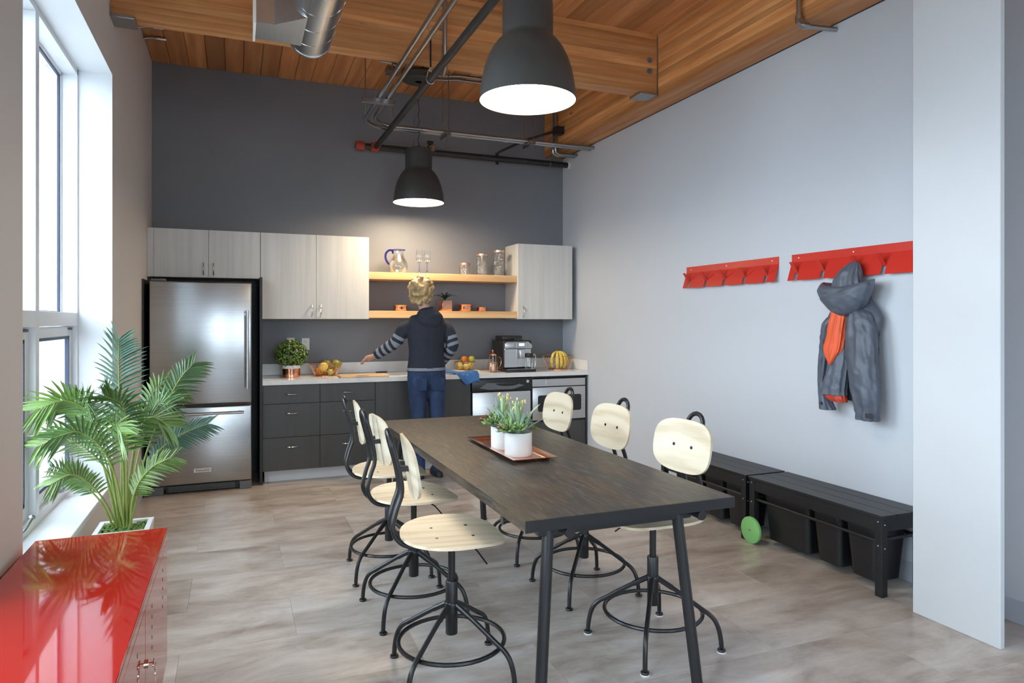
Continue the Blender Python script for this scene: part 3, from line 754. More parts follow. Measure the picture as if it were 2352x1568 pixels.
def make_stool():
    t = thing('swivel_chair', 'proto', 'chair', group='industrial swivel chairs around the table')
    st = obj('seat', sheet(seat_outline(), .011, seat_h), M['ash'], t)
    for u, v in ((-.072, .068), (.072, .072), (.072, -.072), (-.072, -.068)):
        z = seat_h(u, v)+.011
        obj('screw', G().cyl((u, v, z-.001), (u, v, z+.0012), .0062, n=10), M['blackmetal'], st)
    # backrest, slightly concave, leaning back
    def back_h(v, w): return .55*v*v*1.0
    ol = superell(.375, .238, 3.0, 44)
    g = sheet([(w, v) for v, w in ol], .011, lambda w, v: .42*v*v)   # u = height, v = width, normal = z
    # map: u->up, v->y, z->forward
    g.v = [(.0+p[2], p[1], p[0]) for p in g.v]
    tilt = Matrix.Translation((-.182, 0, .848)) @ Matrix.Rotation(R(-9), 4, 'Y')
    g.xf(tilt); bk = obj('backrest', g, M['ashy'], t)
    for v in (-.058, .058):
        q = G().cyl((.0105, v, .0), (.0145, v, .0), .0075, n=12); q.xf(tilt); obj('screw', q, M['blackmetal'], bk)
    # bent tube loop
    hw = .050; tr = .0105
    side = [(.02, .544), (-.12, .541), (-.185, .548), (-.224, .578), (-.240, .625), (-.226, .69), (-.206, .755), (-.214, .83), (-.232, .90), (-.243, .940)]
    pl = spline([(x, -hw, z) for x, z in side], 5)
    pr = spline([(x, hw, z) for x, z in side], 5)
    top = [(-.243-.012*math.sin(PI*i/8), -hw*math.cos(PI*i/8), .940+.050*math.sin(PI*i/8)) for i in range(1, 8)]
    obj('back_tube', G().tube(list(pl)+top+list(reversed(pr)), tr, 10), M['blackmetal'], t)
    br = G()
    for v in (-.050, .050): br.box(-.216, -.176, v-.011, v+.011, .838, .858)
    obj('back_bracket', br, M['blackmetal'], t, bev=.002)
    obj('seat_plate', G().box(-.095, .095, -.085, .085, .540, .5585), M['blackmetal'], t, bev=.004)
    obj('gas_column', G().cyl((0,0,.33), (0,0,.542), .0145, n=16), M['blackmetal'], t)
    obj('sleeve', G().lathe([(.0235,.165),(.0245,.168),(.0245,.374),(.0225,.378),(.015,.378)], 20, capb=True).lathe([(.0275,.268),(.0285,.273),(.0285,.290),(.0265,.293)], 20), M['blackmetal'], t)
    obj('lever', G().tube([(.05,-.03,.537),(.085,-.075,.515),(.118,-.118,.470)], .0035, 6), M['blackmetal'], t)
    obj('foot_ring', G().tube([(.212*math.cos(2*PI*i/40), .212*math.sin(2*PI*i/40), .142) for i in range(40)], .0088, 8, closed=True), M['blackmetal'], t)
    for i in range(4):
        a = PI/4+i*PI/2; c_, s_ = math.cos(a), math.sin(a)
        pr_ = [(.018, .284), (.10, .238), (.205, .172), (.240, .150), (.264, .125), (.279, .090), (.287, .05), (.290, .018)]
        l = obj('leg', G().tube(spline([(r_*c_, r_*s_, z) for r_, z in pr_], 4), .0100, 10).cyl((.02*c_, .02*s_, .283), (.085*c_, .085*s_, .2465), .0118, n=10), M['blackmetal'], t)
        obj('foot', G().lathe([(.006,.022),(.006,.012),(.0165,.010),(.0185,.006),(.0165,.0005)], 16, (.290*c_, .290*s_, 0), capb=True), M['blackplastic'], l)
    return t
proto = make_stool()
spots = [(.8035, 2.635, -5.7, 'swivel chair with pale wood seat on the window side, nearest the camera'),
         (.812, 3.300, 3.0, 'swivel chair on the window side, middle of its three'),
         (.813, 3.887, -4.0, 'swivel chair on the window side, closest to the kitchen'),
         (1.706, 2.561, 185.3, 'swivel chair on the bench side, nearest the camera, with white foot pads'),
         (1.713, 3.216, 182.5, 'swivel chair on the bench side, middle of its three'),
         (1.706, 3.860, 181.5, 'swivel chair on the bench side, closest to the kitchen')]
for i, (x, y, a, lab) in enumerate(spots):
    o = proto if i == 0 else dup(proto)
    o.location = (x, y, 0 if i != 3 else .004); o.rotation_euler = (0, 0, R(a)); o['label'] = lab
    if i == 3:
        for l in [c_ for c_ in o.children if c_.name.startswith('leg')]:
            f_ = l.children[0]; bx = [Vector(v) for v in f_.bound_box]; cx = sum((b.x for b in bx))/8; cy = sum((b.y for b in bx))/8
            obj('foot_pad', G().cyl((cx, cy, -.004), (cx, cy, .0006), .0195, n=16), M['whiteplastic'], l)

# ================================================================== BENCHES
def make_bench(y0, y1, lab, wheels, bins):
    t = thing('slatted_bench', lab, 'bench', (3.22, (y0+y1)/2, 0), group='black benches along the right wall')
    x0, x1, zt = 3.056, 3.386, .420
    w = (x1-x0)/3
    for i in range(3): wp('slat', G().box(x0+i*w+.0015, x0+(i+1)*w-.0015, y0, y1, zt-.016, zt), M['blackwood'], t, bev=.0012)
    for xa in (x0+.010, x1-.028): wp('apron', G().box(xa, xa+.018, y0+.04, y1-.04, .333, .403), M['blackwood'], t, bev=.001)
    for ya in (y0+.012, y1-.030): wp('end_apron', G().box(x0+.055, x1-.055, ya, ya+.018, .333, .403), M['blackwood'], t, bev=.001)
    for ix, xa in enumerate((x0+.006, x1-.048)):
        for iy, ya in enumerate((y0+.006, y1-.048)):
            zb = .085 if (wheels and iy == 1) else 0
            l = wp('leg', G().box(xa, xa+.042, ya, ya+.042, zb if not (wheels and iy == 1) else .045, .403), M['blackwood'], t, bev=.0015)
            if ix == 0:
                for z in (.385, .262): wp('bolt', G().sph((xa-.001, ya+.021, z), .0040, n=8, m=6), M['steel2'], l)
            if iy == 0:
                for z in (.372, .250): wp('bolt', G().sph((xa+.021, ya-.001, z), .0040, n=8, m=6), M['steel2'], l)
            if wheels and iy == 1 and ix == 0:
                wx = xa-.022
                wh = wp('wheel', G().cyl((wx, ya+.012, .084), (wx+.020, ya+.012, .084), .084, n=48), M['green'], t, bev=.003, seg=2)
                wp('hub', G().cyl((wx-.002, ya+.012, .084), (wx+.001, ya+.012, .084), .008, n=12), M['chrome'], wh)
            elif wheels and iy == 1:
                wx = xa+.044
                wh = wp('wheel', G().cyl((wx-.001, ya+.012, .084), (wx+.008, ya+.012, .084), .084, n=48), M['green'], t, bev=.002)
    for xa in (x0+.027, x1-.027): wp('rail', G().cyl((xa, y0+.045, .278), (xa, y1-.045, .278), .0095, n=12), M['blackwood'], t)
    for ya in (y0+.027, y1-.027): wp('rail', G().cyl((x0+.045, ya, .290), (x1-.045, ya, .290), .0095, n=12), M['blackwood'], t)
    return t
def make_bin(y0, y1, lab):
    t = thing('storage_bin', lab, 'bin', (3.225, (y0+y1)/2, 0), group='black bins under the benches')
    cy = (y0+y1)/2; L = y1-y0; wd = .235
    r0 = [(3.225+p, cy+q, .040) for p, q in rrect(wd-.05, L-.035, .03, 5)]
    def rg(dw, z, rr=.03): return [(3.225+p, cy+q, z) for p, q in rrect(wd+dw, L+dw*.7, rr, 5)]
    g = G(); g.ringtube([rg(-.065, .046, .02), rg(-.05, .040), rg(-.05, .0405), rg(0, .325), rg(.014, .325), rg(.014, .318), rg(.002, .318), rg(0,.325), rg(-.006, .325), rg(-.055, .046)], cap=False)
    g.add(rg(-.05, .0402), [tuple(range(24))]); g.add(rg(-.056, .046), [tuple(range(24))])
    wp('tub', g, M['blackplastic'], t)
    return t
make_bench(2.522, 3.506, 'black slatted bench on green wheels beside the white partition', True, 0)
make_bench(3.530, 4.490, 'black slatted bench further from the camera near the kitchen corner', True, 0)
make_bin(2.600, 2.800, 'black plastic bin under the nearer bench, nearest the partition')
make_bin(2.832, 3.032, 'black plastic bin under the nearer bench, second from the partition')
make_bin(3.062, 3.425, 'long black plastic bin under the nearer bench beside the green wheel')
make_bin(3.610, 3.800, 'black plastic bin under the farther bench, nearest the green wheel')
make_bin(3.835, 4.025, 'black plastic bin under the farther bench, middle of its three')
make_bin(4.060, 4.380, 'black plastic bin under the farther bench, closest to the kitchen')

# ================================================================== COAT RACKS
def rack(y0, y1, hooks, lab):
    """red folded-sheet rack on the right wall"""
    X0 = XR-.0005; zt, zm, zb = 1.852, 1.803, 1.680; out = .040
    t = thing('coat_rack', lab, 'coat rack', (X0, (y0+y1)/2, zb), group='red coat racks')
    wp('back_strip', G().box(X0-.003, X0, y0, y1, zm-.002, zt), M['redrack'], t)
    def xo(z): return X0-.0015-out*(zm-z)/(zm-zb)
    def panel(ya, yb, z0, z1): return G().hexa([(xo(z0)-.0015, ya, z0), (xo(z0)+.0015, ya, z0), (xo(z0)+.0015, yb, z0), (xo(z0)-.0015, yb, z0)], [(xo(z1)-.0015, ya, z1), (xo(z1)+.0015, ya, z1), (xo(z1)+.0015, yb, z1), (xo(z1)-.0015, yb, z1)])
    nw = .030; zn = 1.728; hw = .030
    edges = [y0]
    for h in hooks: edges += [h-nw/2, h+nw/2]
    edges.append(y1)
    for a, b in zip(edges[::2], edges[1::2]): wp('panel', panel(a, b, zb, zm), M['redrack'], t)
    for h in hooks:
        wp('panel', panel(h-nw/2, h+nw/2, zn+.045, zm), M['redrack'], t)
        za = zn; xa = xo(zn)
        # strip folded out and upwards
        q = G().hexa([(xa-.001, h-nw/2+.001, za), (xa+.002, h-nw/2+.001, za+.003), (xa+.002, h+nw/2-.001, za+.003), (xa-.001, h+nw/2-.001, za)],
                     [(xa-.050, h-nw/2+.001, za+.068), (xa-.048, h-nw/2+.001, za+.071), (xa-.048, h+nw/2-.001, za+.071), (xa-.050, h+nw/2-.001, za+.068)])
        q.hexa([(xo(zn+.045)-.001, h-nw/2+.001, zn+.045), (xo(zn+.045)+.002, h-nw/2+.001, zn+.047), (xo(zn+.045)+.002, h+nw/2-.001, zn+.047), (xo(zn+.045)-.001, h+nw/2-.001, zn+.045)],
               [(xa-.001, h-nw/2+.001, za), (xa+.002, h-nw/2+.001, za+.001), (xa+.002, h+nw/2-.001, za+.001), (xa-.001, h+nw/2-.001, za)])
        wp('hook', q, M['redrack'], t)
    for ya in (y0+.06, (y0+y1)/2+.02, y1-.06):
        wp('screw', G().sph((X0-.0035, ya, 1.828), .005, n=8, m=6), M['whiteplastic'], t)
    return t
rack(3.597, 4.614, [3.690, 3.905, 4.120, 4.335, 4.550], 'red folded-metal coat rack with nothing hanging on it')
rack(2.470, 3.480, [2.555, 2.770, 2.945, 3.200, 3.415], 'red folded-metal coat rack holding the grey jacket')

# jacket hanging by its hood
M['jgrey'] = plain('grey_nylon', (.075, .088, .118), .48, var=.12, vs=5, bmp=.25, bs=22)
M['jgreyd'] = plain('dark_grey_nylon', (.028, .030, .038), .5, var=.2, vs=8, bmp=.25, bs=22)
M['jorange'] = plain('orange_nylon', (.72, .10, .03), .6, var=.06, vs=6, bmp=.2, bs=24)
M['jred'] = plain('red_lining', (.50, .05, .025), .6, var=.1)
from mathutils import noise as mnoise
def ridge(v): return 1-2.2*abs(mnoise.noise(v))
def loft(rings, n=72, amp=.010, fine=.004, seed=0, cap=True, zf=None, diag=8):
    """rings: (z, yc, half_y, xc, half_x); cloth tube with long folds and short creases"""
    rr = []
    P = spline([(z, yc, hy) for z, yc, hy, xc, hx in rings], 11); Q = spline([(z, xc, hx) for z, yc, hy, xc, hx in rings], 11)
    for i, (p, q) in enumerate(zip(P, Q)):
        ring = []
        for a in range(n):
            u = 2*PI*a/n; c_, s_ = math.cos(u), math.sin(u)
            w1 = Vector((c_*1.5, s_*1.5, p[0]*2.2+seed*7.3)); w2 = Vector((c_*1.4+p[0]*diag, s_*1.4, p[0]*11+seed*3.1))
            d = min(1, p[2]/.05)*(amp*ridge(w1)+fine*ridge(w2)+.5*fine*ridge(w2*2.1))
            x = min(q[1]+(q[2]+d)*c_, XR-.004)
            ring.append((x, p[1]+(p[2]+d)*s_, p[0]+(zf(u, i/(len(P)-1)) if zf else 0)))
        rr.append(ring)
    return G().ringtube(rr, cap)
t = thing('jacket', 'grey hooded rain jacket with orange panel hanging by its hood from the red rack', 'jacket', (3.30, 2.94, .85))
wp('hood', loft([(1.764, 2.925, .005, 3.325, .006), (1.750, 2.928, .026, 3.322, .020), (1.715, 2.940, .048, 3.315, .034), (1.67, 2.955, .072, 3.308, .042), (1.62, 2.960, .088, 3.305, .046), (1.56, 2.95, .095, 3.30, .046)], amp=.014, fine=.004, seed=1), M['jgrey'], t)
wp('hood_roll', loft([(1.600, 2.945, .100, 3.305, .030), (1.628, 2.945, .145, 3.300, .046), (1.640, 2.945, .162, 3.290, .058), (1.628, 2.947, .170, 3.282, .068), (1.595, 2.950, .170, 3.278, .074), (1.55, 2.950, .148, 3.278, .072), (1.50, 2.945, .110, 3.282, .064), (1.465, 2.942, .070, 3.288, .052), (1.445, 2.94, .030, 3.295, .030)], amp=.012, fine=.006, seed=2,
        zf=lambda u, s_: (1-s_)**1.5*(-.040*max(0, -math.cos(u))*(1-.5*abs(math.sin(u)))+.018*abs(math.sin(u))**3)), M['jgrey'], t)
wp('yoke', loft([(1.56, 2.93, .085, 3.34, .035), (1.50, 2.935, .130, 3.335, .042), (1.44, 2.94, .168, 3.332, .044), (1.37, 2.95, .172, 3.332, .042), (1.33, 2.96, .160, 3.335, .036)], amp=.010, fine=.005, seed=9), M['jgrey'], t)
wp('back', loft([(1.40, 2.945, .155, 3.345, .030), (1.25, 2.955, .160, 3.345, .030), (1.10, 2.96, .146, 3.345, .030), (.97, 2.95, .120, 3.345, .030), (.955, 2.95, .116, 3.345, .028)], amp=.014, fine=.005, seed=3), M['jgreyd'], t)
sl = wp('sleeve', loft([(1.49, 2.885, .036, 3.31, .034), (1.45, 2.866, .070, 3.30, .042), (1.36, 2.852, .082, 3.29, .046), (1.20, 2.838, .080, 3.284, .046), (1.05, 2.820, .076, 3.280, .044), (.93, 2.804, .062, 3.284, .038), (.868, 2.802, .056, 3.286, .034), (.860, 2.802, .053, 3.286, .032)], amp=.012, fine=.0045, seed=4, diag=14), M['jgrey'], t)
wp('cuff_tab', G().box(3.240, 3.250, 2.742, 2.79, .880, .905), M['jgreyd'], sl, bev=.002)
sl = wp('sleeve', loft([(1.44, 3.06, .034, 3.31, .030), (1.40, 3.075, .042, 3.30, .036), (1.33, 3.09, .036, 3.295, .038), (1.25, 3.102, .030, 3.293, .034), (1.12, 3.118, .026, 3.293, .030), (1.02, 3.122, .024, 3.293, .028), (.94, 3.105, .032, 3.293, .030), (.895, 3.092, .043, 3.293, .032), (.887, 3.092, .041, 3.293, .030)], amp=.009, fine=.005, seed=5), M['jgrey'], t)
wp('cuff_snap', G().cyl((3.248, 3.10, .925), (3.262, 3.10, .925), .009, n=12), M['jgreyd'], sl)
fp = wp('front_panel', loft([(1.30, 2.985, .034, 3.285, .026), (1.20, 2.992, .054, 3.278, .034), (1.10, 3.004, .060, 3.272, .038), (1.02, 3.018, .066, 3.270, .040), (.985, 3.022, .070, 3.27, .040)], amp=.012, fine=.004, seed=6), M['jgrey'], t)
wp('hem_lining', loft([(.995, 3.014, .062, 3.272, .034), (.965, 3.004, .062, 3.272, .032), (.945, 2.990, .048, 3.275, .024)], amp=.006, fine=.003, seed=7), M['jred'], fp)
wp('orange_panel', loft([(1.48, 2.985, .040, 3.272, .026), (1.40, 2.990, .044, 3.262, .030), (1.30, 2.998, .050, 3.252, .032), (1.25, 3.002, .049, 3.244, .032), (1.21, 3.004, .030, 3.238, .030), (1.165, 3.004, .005, 3.234, .028)], amp=.010, fine=.003, seed=8), M['jorange'], t)

# ================================================================== RED CABINET
CX0, CX1, CY0, CY1, CZ = -.668, -.243, 1.53, 2.912, .630
t = thing('metal_cabinet', 'glossy red metal locker cabinet under the window in the foreground', 'cabinet', ((CX0+CX1)/2, (CY0+CY1)/2, 0))
wp('body', G().box(CX0, CX1-.016, CY0, CY1, .120, CZ-.012), M['redpaint'], t, bev=.002)
wp('top', G().box(CX0, CX1, CY0, CY1, CZ-.012, CZ), M['redpaint'], t, bev=.0015)
for ya in (CY0+.02, CY1-.06):
    for xa in (CX0+.02, CX1-.07): wp('leg', G().hexa([(xa, ya, 0), (xa+.03, ya, 0), (xa+.03, ya+.03, 0), (xa, ya+.03, 0)], [(xa-.005, ya-.01, .12), (xa+.05, ya-.01, .12), (xa+.05, ya+.04, .12), (xa-.005, ya+.04, .12)]), M['redpaint'], t)
ymid = 2.225
for ya, yb, sgn in ((CY0+.01, ymid-.002, -1), (ymid+.002, CY1-.01, 1)):
    d = wp('door', G().box(CX1-.0155, CX1+.0, ya, yb, .128, CZ-.045), M['redpaint'], t, bev=.0012)
    for k_ in range(5):
        for (yy, zz) in ((ymid+sgn*(.17), .53-.032*k_), (ymid+sgn*.50, .53-.032*k_)):
            wp('vent_hole', G().prism([(yy-.003, zz-.006), (yy+.003, zz-.006), (yy, zz+.006)], CX1+.0002, CX1+.0008, 'x'), M['darkslot'], d)
wp('top_rail', G().box(CX1-.0155, CX1, CY0+.01, CY1-.01, CZ-.043, CZ-.014), M['redpaint'], t)
lk = wp('lock', G().cyl((CX1, ymid+.03, .415), (CX1+.006, ymid+.03, .415), .012, n=16), M['chrome'], t)
t2 = thing('cabinet_keys', 'pair of brass and steel keys hanging from the red cabinet lock', 'keys', (CX1+.012, ymid+.03, .415))
wp('key', G().box(CX1+.0065, CX1+.018, ymid+.026, ymid+.034, .414, .417).prism(superell(.040, .020, 2.2, 20, ymid+.03, .415), CX1+.018, CX1+.0205, 'x'), M['copper'], t2)
wp('key_ring', G().tube([(CX1+.022+.002*math.sin(2*PI*i/20), ymid+.042+.010*math.cos(2*PI*i/20), .400+.011*math.sin(2*PI*i/20)) for i in range(20)], .0008, 5, closed=True), M['chrome'], t2)
wp('key', G().cyl((CX1+.021, ymid+.046, .378), (CX1+.023, ymid+.046, .378), .012, n=16).box(CX1+.021, CX1+.023, ymid+.043, ymid+.049, .335, .37), M['chrome'], t2)

# ================================================================== PENDANT LAMPS
def lamp(x, y, zb, lab, canopy_z, glow='bulb'):
    t = thing('pendant_lamp', lab, 'lamp', (x, y, zb), group='grey pendant lamps')
    outer = [(.2355, 0), (.2350, .004), (.2330, .030), (.2270, .085), (.2160, .140), (.1990, .195), (.1750, .245), (.1500, .280), (.1320, .298), (.1260, .306), (.1240, .318), (.1235, .470), (.1200, .490), (.105, .498), (.02, .499)]
    inner = [(.2330, .001), (.2300, .030), (.2240, .085), (.2130, .140), (.196, .195), (.172, .243)]
    obj('shade', G().lathe(outer, 56, capt=True), M['lampgrey'], t)
    obj('shade_lining', G().lathe(inner, 56), M['lampin'], t)
    obj('rim', G().tube([(.2345*math.cos(2*PI*i/56), .2345*math.sin(2*PI*i/56), .001) for i in range(56)], .0022, 6, closed=True), M['lampgrey'], t)
    # frosted diffuser of the lamp, lit
    obj('diffuser', G().lathe([(.2225, .020), (.14, .012), (.003, .009)], 48, capt=True), M[glow], t)
    h = canopy_z-zb
    tw = []
    for i in range(60):
        u = i/59; tw.append((.006*math.sin(u*38), .006*math.cos(u*38), .497+(h-.497)*u))
    obj('cord', G().tube(tw, .0035, 6).cyl((0,0,.498), (0,0,.53), .012, n=12), M['blackplastic'], t)
    obj('canopy', G().lathe([(.03, h-.062), (.135, h-.058), (.155, h-.050), (.165, h), (.02, h+.002)], 40), M['lampgrey'], t)
    return t
lamp(1.575, 6.213, 2.515, 'dark grey pendant lamp hanging over the kitchen worktop', 3.700)
lamp(1.315, 3.049, 2.488, 'dark grey pendant lamp hanging over the table, closest to the camera', ZC-.002, 'bulb_dim')

# ================================================================== SERVICES UNDER THE CEILING
PY = 6.75
t = thing('sprinkler_main', 'black sprinkler pipe along the slate wall with red end cap', 'pipe', (2.2, PY, 3.13))
wp('pipe', G().cyl((1.12, PY, 3.13), (XR-.001, PY, 3.13), .031, n=18), M['blackpipe'], t)
ec = wp('end_cap', G().lathe([(.012,-.045),(.036,-.042),(.044,-.030),(.044,.030),(.036,.042)], 18), M['redcast'], t)
ec.data.transform(Matrix.Translation(Vector((1.125, PY, 3.13))-Vector((2.2, PY, 3.13))) @ Matrix.Rotation(R(90), 4, 'Y') @ Matrix.Translation(-Vector((0-2.2, 0-PY, 0-3.13))))
wp('wall_flange', G().cyl((XR-.016, PY, 3.13), (XR-.001, PY, 3.13), .040, n=18), M['whiteplastic'], t)
tee = wp('tee_coupling', G().cyl((1.235, PY, 3.13), (1.305, PY, 3.13), .043, n=18).cyl((1.27, PY-.075, 3.13), (1.27, PY, 3.13), .038, n=16), M['redcast'], t)
for dx, dz in ((-.045, .0), (.045, .0)):
    wp('coupling_bolt', G().cyl((1.27+dx, PY-.06, 3.115), (1.27+dx, PY-.06, 3.15), .006, n=8), M['chrome'], tee)
for x in (1.665, 3.17):
    hg = wp('hanger', G().tube(arc((x, PY, 3.13), .036, 0, 2*PI*19/20, 19, 'yz'), .004, 6).cyl((x, PY, 3.165), (x, PY, ZC if x < 3 else 3.23), .0045, n=8), M['emt'], t)
# sway brace
wp('brace', G().box(2.545, 2.575, PY-.012, PY+.012, 3.07, 3.19).tube([(2.56, PY-.02, 3.19), (2.80, PY-.20, 3.30), (3.10, PY-.30, 3.40)], .014, 6).box(3.08, 3.17, PY-.36, PY-.27, 3.36, 3.44), M['blackpipe'], t)
# branch towards the camera
BX = 1.27
t = thing('sprinkler_branch', 'long black sprinkler pipe running under the ceiling toward the camera', 'pipe', (BX, 3.5, 3.12))
wp('pipe', G().cyl((BX, YN+.01, 3.12), (BX, PY-.075, 3.12), .0255, n=18), M['blackpipe'], t)
hg = wp('hanger', G().tube([(BX+.030*math.cos(a), 4.67, 3.12+.034*math.sin(a)+(.03 if math.sin(a) > .7 else 0)) for a in [2*PI*i/20 for i in range(20)]], .004, 6, closed=True), M['chrome'], t)
wp('hanger_rod', G().cyl((BX, 4.67, 3.18), (BX, 4.67, 3.46), .007, n=8), M['blackpipe'], t)
wp('rod_nut', G().cyl((BX, 4.67, 3.165), (BX, 4.67, 3.20), .011, n=6).box(BX-.012, BX+.012, 4.66, BY0, 3.455, 3.48), M['chrome'], t)
# sprinkler head
t = thing('fire_sprinkler', 'small chrome and black fire sprinkler on the main pipe by the lamp', 'sprinkler', (1.80, PY-.06, 3.13))
wp('stub', G().cyl((1.80, PY, 3.13), (1.80, PY-.11, 3.19), .016, n=12).cyl((1.77, PY-.11, 3.20), (1.83, PY-.11, 3.20), .018, n=12), M['blackpipe'], t)
wp('head', G().lathe([(.022,0),(.022,.006),(.010,.01),(.010,.03)], 14, (1.83, PY-.12, 3.12), capb=True).box(1.79, 1.85, PY-.135, PY-.105, 3.148, 3.165), M['chrome'], t)
wp('pipe_clamp', G().tube(arc((1.815, PY, 3.13), .036, 0, 2*PI*19/20, 19, 'yz'), .005, 6), M['blackpipe'], t)

# zinc conduits: run along the room, sweep round and cross to the right wall
for k_, (cx, cy, lab) in enumerate(((1.060, 6.235, 'zinc conduit sweeping to the right wall, outer one of the pair'), (1.130, 6.165, 'zinc conduit sweeping to the right wall, inner one of the pair'))):
    rb = .21-.0*k_
    path = [(cx, YN+.01, 3.205), (cx, cy-rb, 3.205)]+[(cx+rb-rb*math.cos(a), cy-rb+rb*math.sin(a), 3.205-.02*math.sin(a)) for a in [PI/2*i/10 for i in range(1, 11)]]+[(XR-.001, cy, 3.185)]
    t = thing('conduit', lab, 'conduit', (cx, cy, 3.2), group='paired zinc conduits')
    wp('tube', G().tube(path, .0165, 12), M['emt'], t)
    for x in (1.62, 2.45): wp('coupling', G().cyl((x-.03, cy, 3.185), (x+.03, cy, 3.185), .0205, n=12), M['emt'], t)
t = thing('strut_trapeze', 'steel strut hung on two rods carrying the conduit pair before the bend', 'bracket', (1.05, 5.45, 3.165))
wp('strut', G().box(.925, 1.185, 5.43, 5.47, 3.150, 3.187), M['emt'], t)
for x in (.950, 1.165): wp('rod', G().cyl((x, 5.45, 3.05), (x, 5.45, ZC), .0042, n=6), M['emt'], t)
for x in (1.06, 1.13): wp('strap', G().tube(arc((x, 5.45, 3.205), .019, 0, PI, 8, 'xz'), .003, 6).cyl((x+.01, 5.45, 3.11), (x+.01, 5.45, 3.15), .005, n=6), M['emt'], t)
for x, lab in ((1.825, 'short slotted strut under the crossing conduits, left one'), (2.680, 'short slotted strut under the crossing conduits, right one')):
    t = thing('strut_trapeze', lab, 'bracket', (x, 6.2, 3.15))
    s_ = wp('strut', G().box(x-.018, x+.018, 6.06, 6.30, 3.128, 3.167), M['emt'], t)
    for i in range(4): wp('slot', G().box(x-.0185, x-.0178, 6.09+.05*i, 6.12+.05*i, 3.142, 3.152), M['darkslot'], s_)
    for y in (6.08, 6.285): wp('rod', G().cyl((x, y, 3.07), (x, y, ZC), .0036, n=6), M['emt'], t)
# vertical conduits on the girder with elbows to the wall
for x, y, lab in ((3.145, 6.60, 'vertical conduit on the girder in the far corner, rear one'), (3.145, 6.54, 'vertical conduit on the girder in the far corner, front one')):
    t = thing('conduit_drop', lab, 'conduit', (x, y, 3.2))
    wp('tube', G().cyl((x, y, 3.225), (x, y, ZC), .0145, n=12), M['emt'], t)
    wp('elbow', G().tube([(x, y, 3.26), (x, y, 3.21), (x+.03, y, 3.19), (x+.07, y, 3.19)], .020, 10), M['emt'], t, bev=0)
    wp('tube', G().cyl((x+.05, y, 3.19), (XR-.001, y, 3.19), .0145, n=12), M['emt'], t)
t = thing('conduit_drop', 'vertical conduit on the girder above the coat racks', 'conduit', (3.148, 3.17, 3.2))
wp('tube', G().cyl((3.148, 3.17, 3.225), (3.148, 3.17, ZC), .0145, n=12), M['emt'], t)
wp('elbow', G().tube([(3.148, 3.17, 3.26), (3.148, 3.17, 3.215), (3.17, 3.165, 3.20), (3.21, 3.16, 3.20)], .0205, 10).cyl((3.148, 3.147, 3.22), (3.148, 3.16, 3.22), .022, n=14), M['emt'], t)
wp('tube', G().cyl((3.18, 3.165, 3.20), (XR-.001, 3.12, 3.195), .0145, n=12), M['emt'], t)
wp('strap', G().box(3.15, 3.174, 3.15, 3.19, 3.50, 3.515), M['emt'], t)
# white conduit on the beam face
t = thing('beam_conduit', 'pale vertical conduit fixed to the face of the timber beam', 'conduit', (1.378, 4.683, 3.3))
wp('tube', G().tube([(1.378, 4.682, ZC), (1.378, 4.682, 3.262), (1.384, 4.69, 3.243), (1.40, 4.74, 3.236), (1.42, 4.86, 3.232)], .0145, 12), M['emt'], t)
wp('strap', G().box(1.340, 1.395, 4.685, 4.6995, 3.486, 3.512), M['emt'], t)
# conduits feeding the far lamp canopy
for dy, lab in ((-.06, 'thin conduit on the ceiling feeding the far lamp canopy, front one'), (.05, 'thin conduit on the ceiling feeding the far lamp canopy, rear one')):
    tag(obj('ceiling_conduit', G().tube([(1.70, 6.213+dy, 3.70), (1.85, 6.213+dy, 3.71), (1.95, 6.213+dy, 3.725), (GX-.002, 6.213+dy, 3.725)], .0125, 10), M['emt']), lab, 'conduit', 'canopy conduits')
t = thing('junction_box', 'grey steel junction box above the far lamp canopy', 'junction box', (1.34, 6.23, 3.70))
wp('box', G().box(1.28, 1.395, 6.17, 6.29, 3.69, ZC-.001), M['emt'], t, bev=.002)
wp('stub', G().tube([(1.36, 6.172, 3.72), (1.34, 6.10, 3.722), (1.27, 6.06, 3.725), (1.18, 6.06, 3.725)], .0125, 10), M['emt'], t)
# conduit stubs by the window wall
for y, lab in ((6.02, 'short conduit stub on the ceiling by the window wall, near one'), (6.25, 'short conduit stub on the ceiling by the window wall, far one')):
    t = thing('conduit_stub', lab, 'conduit', (-.62, y, 3.72), group='conduit stubs by the window wall')
    wp('tube', G().tube([(XL+.001, y, 3.705), (-.66, y, 3.718), (-.60, y, 3.722), (-.545, y, 3.722)], .0135, 10), M['emt'], t)
    wp('coupling', G().cyl((-.60, y, 3.722), (-.53, y, 3.722), .0165, n=12), M['chrome'], t)

# spiral duct with side boot
DX, DZ, DR, DE = .434, 3.215, .132, 4.48
t = thing('spiral_duct', 'galvanised spiral duct with rectangular side outlet below the timber beam', 'duct', (DX, 4.0, DZ))
wp('duct', G().cyl((DX, YN+.01, DZ), (DX, DE, DZ), DR, n=48), M['galv'], t)
wp('end_flange', G().cyl((DX, DE-.012, DZ), (DX, DE+.003, DZ), DR+.004, n=48), M['galv'], t)
pts = []
turns = 38
for i in range(turns*16):
    a = 2*PI*i/16; pts.append((DX+(DR+.0005)*math.cos(a), DE-.02-i/16*.215, DZ+(DR+.0005)*math.sin(a)))
wp('spiral_seam', G().tube(pts, .0026, 5), M['galv'], t)
zb, zt = 3.100, 3.330
bt = wp('side_boot', G().prism([(.105, 4.345), (.105, 4.100), (.203, 4.100), (.425, 3.885), (.440, 4.360)], zb, zt), M['galv'], t, smooth=False)
wp('outlet_flange', G().box(.093, .105, 4.085, 4.360, zb-.012, zt+.01), M['whiteplastic'], t)
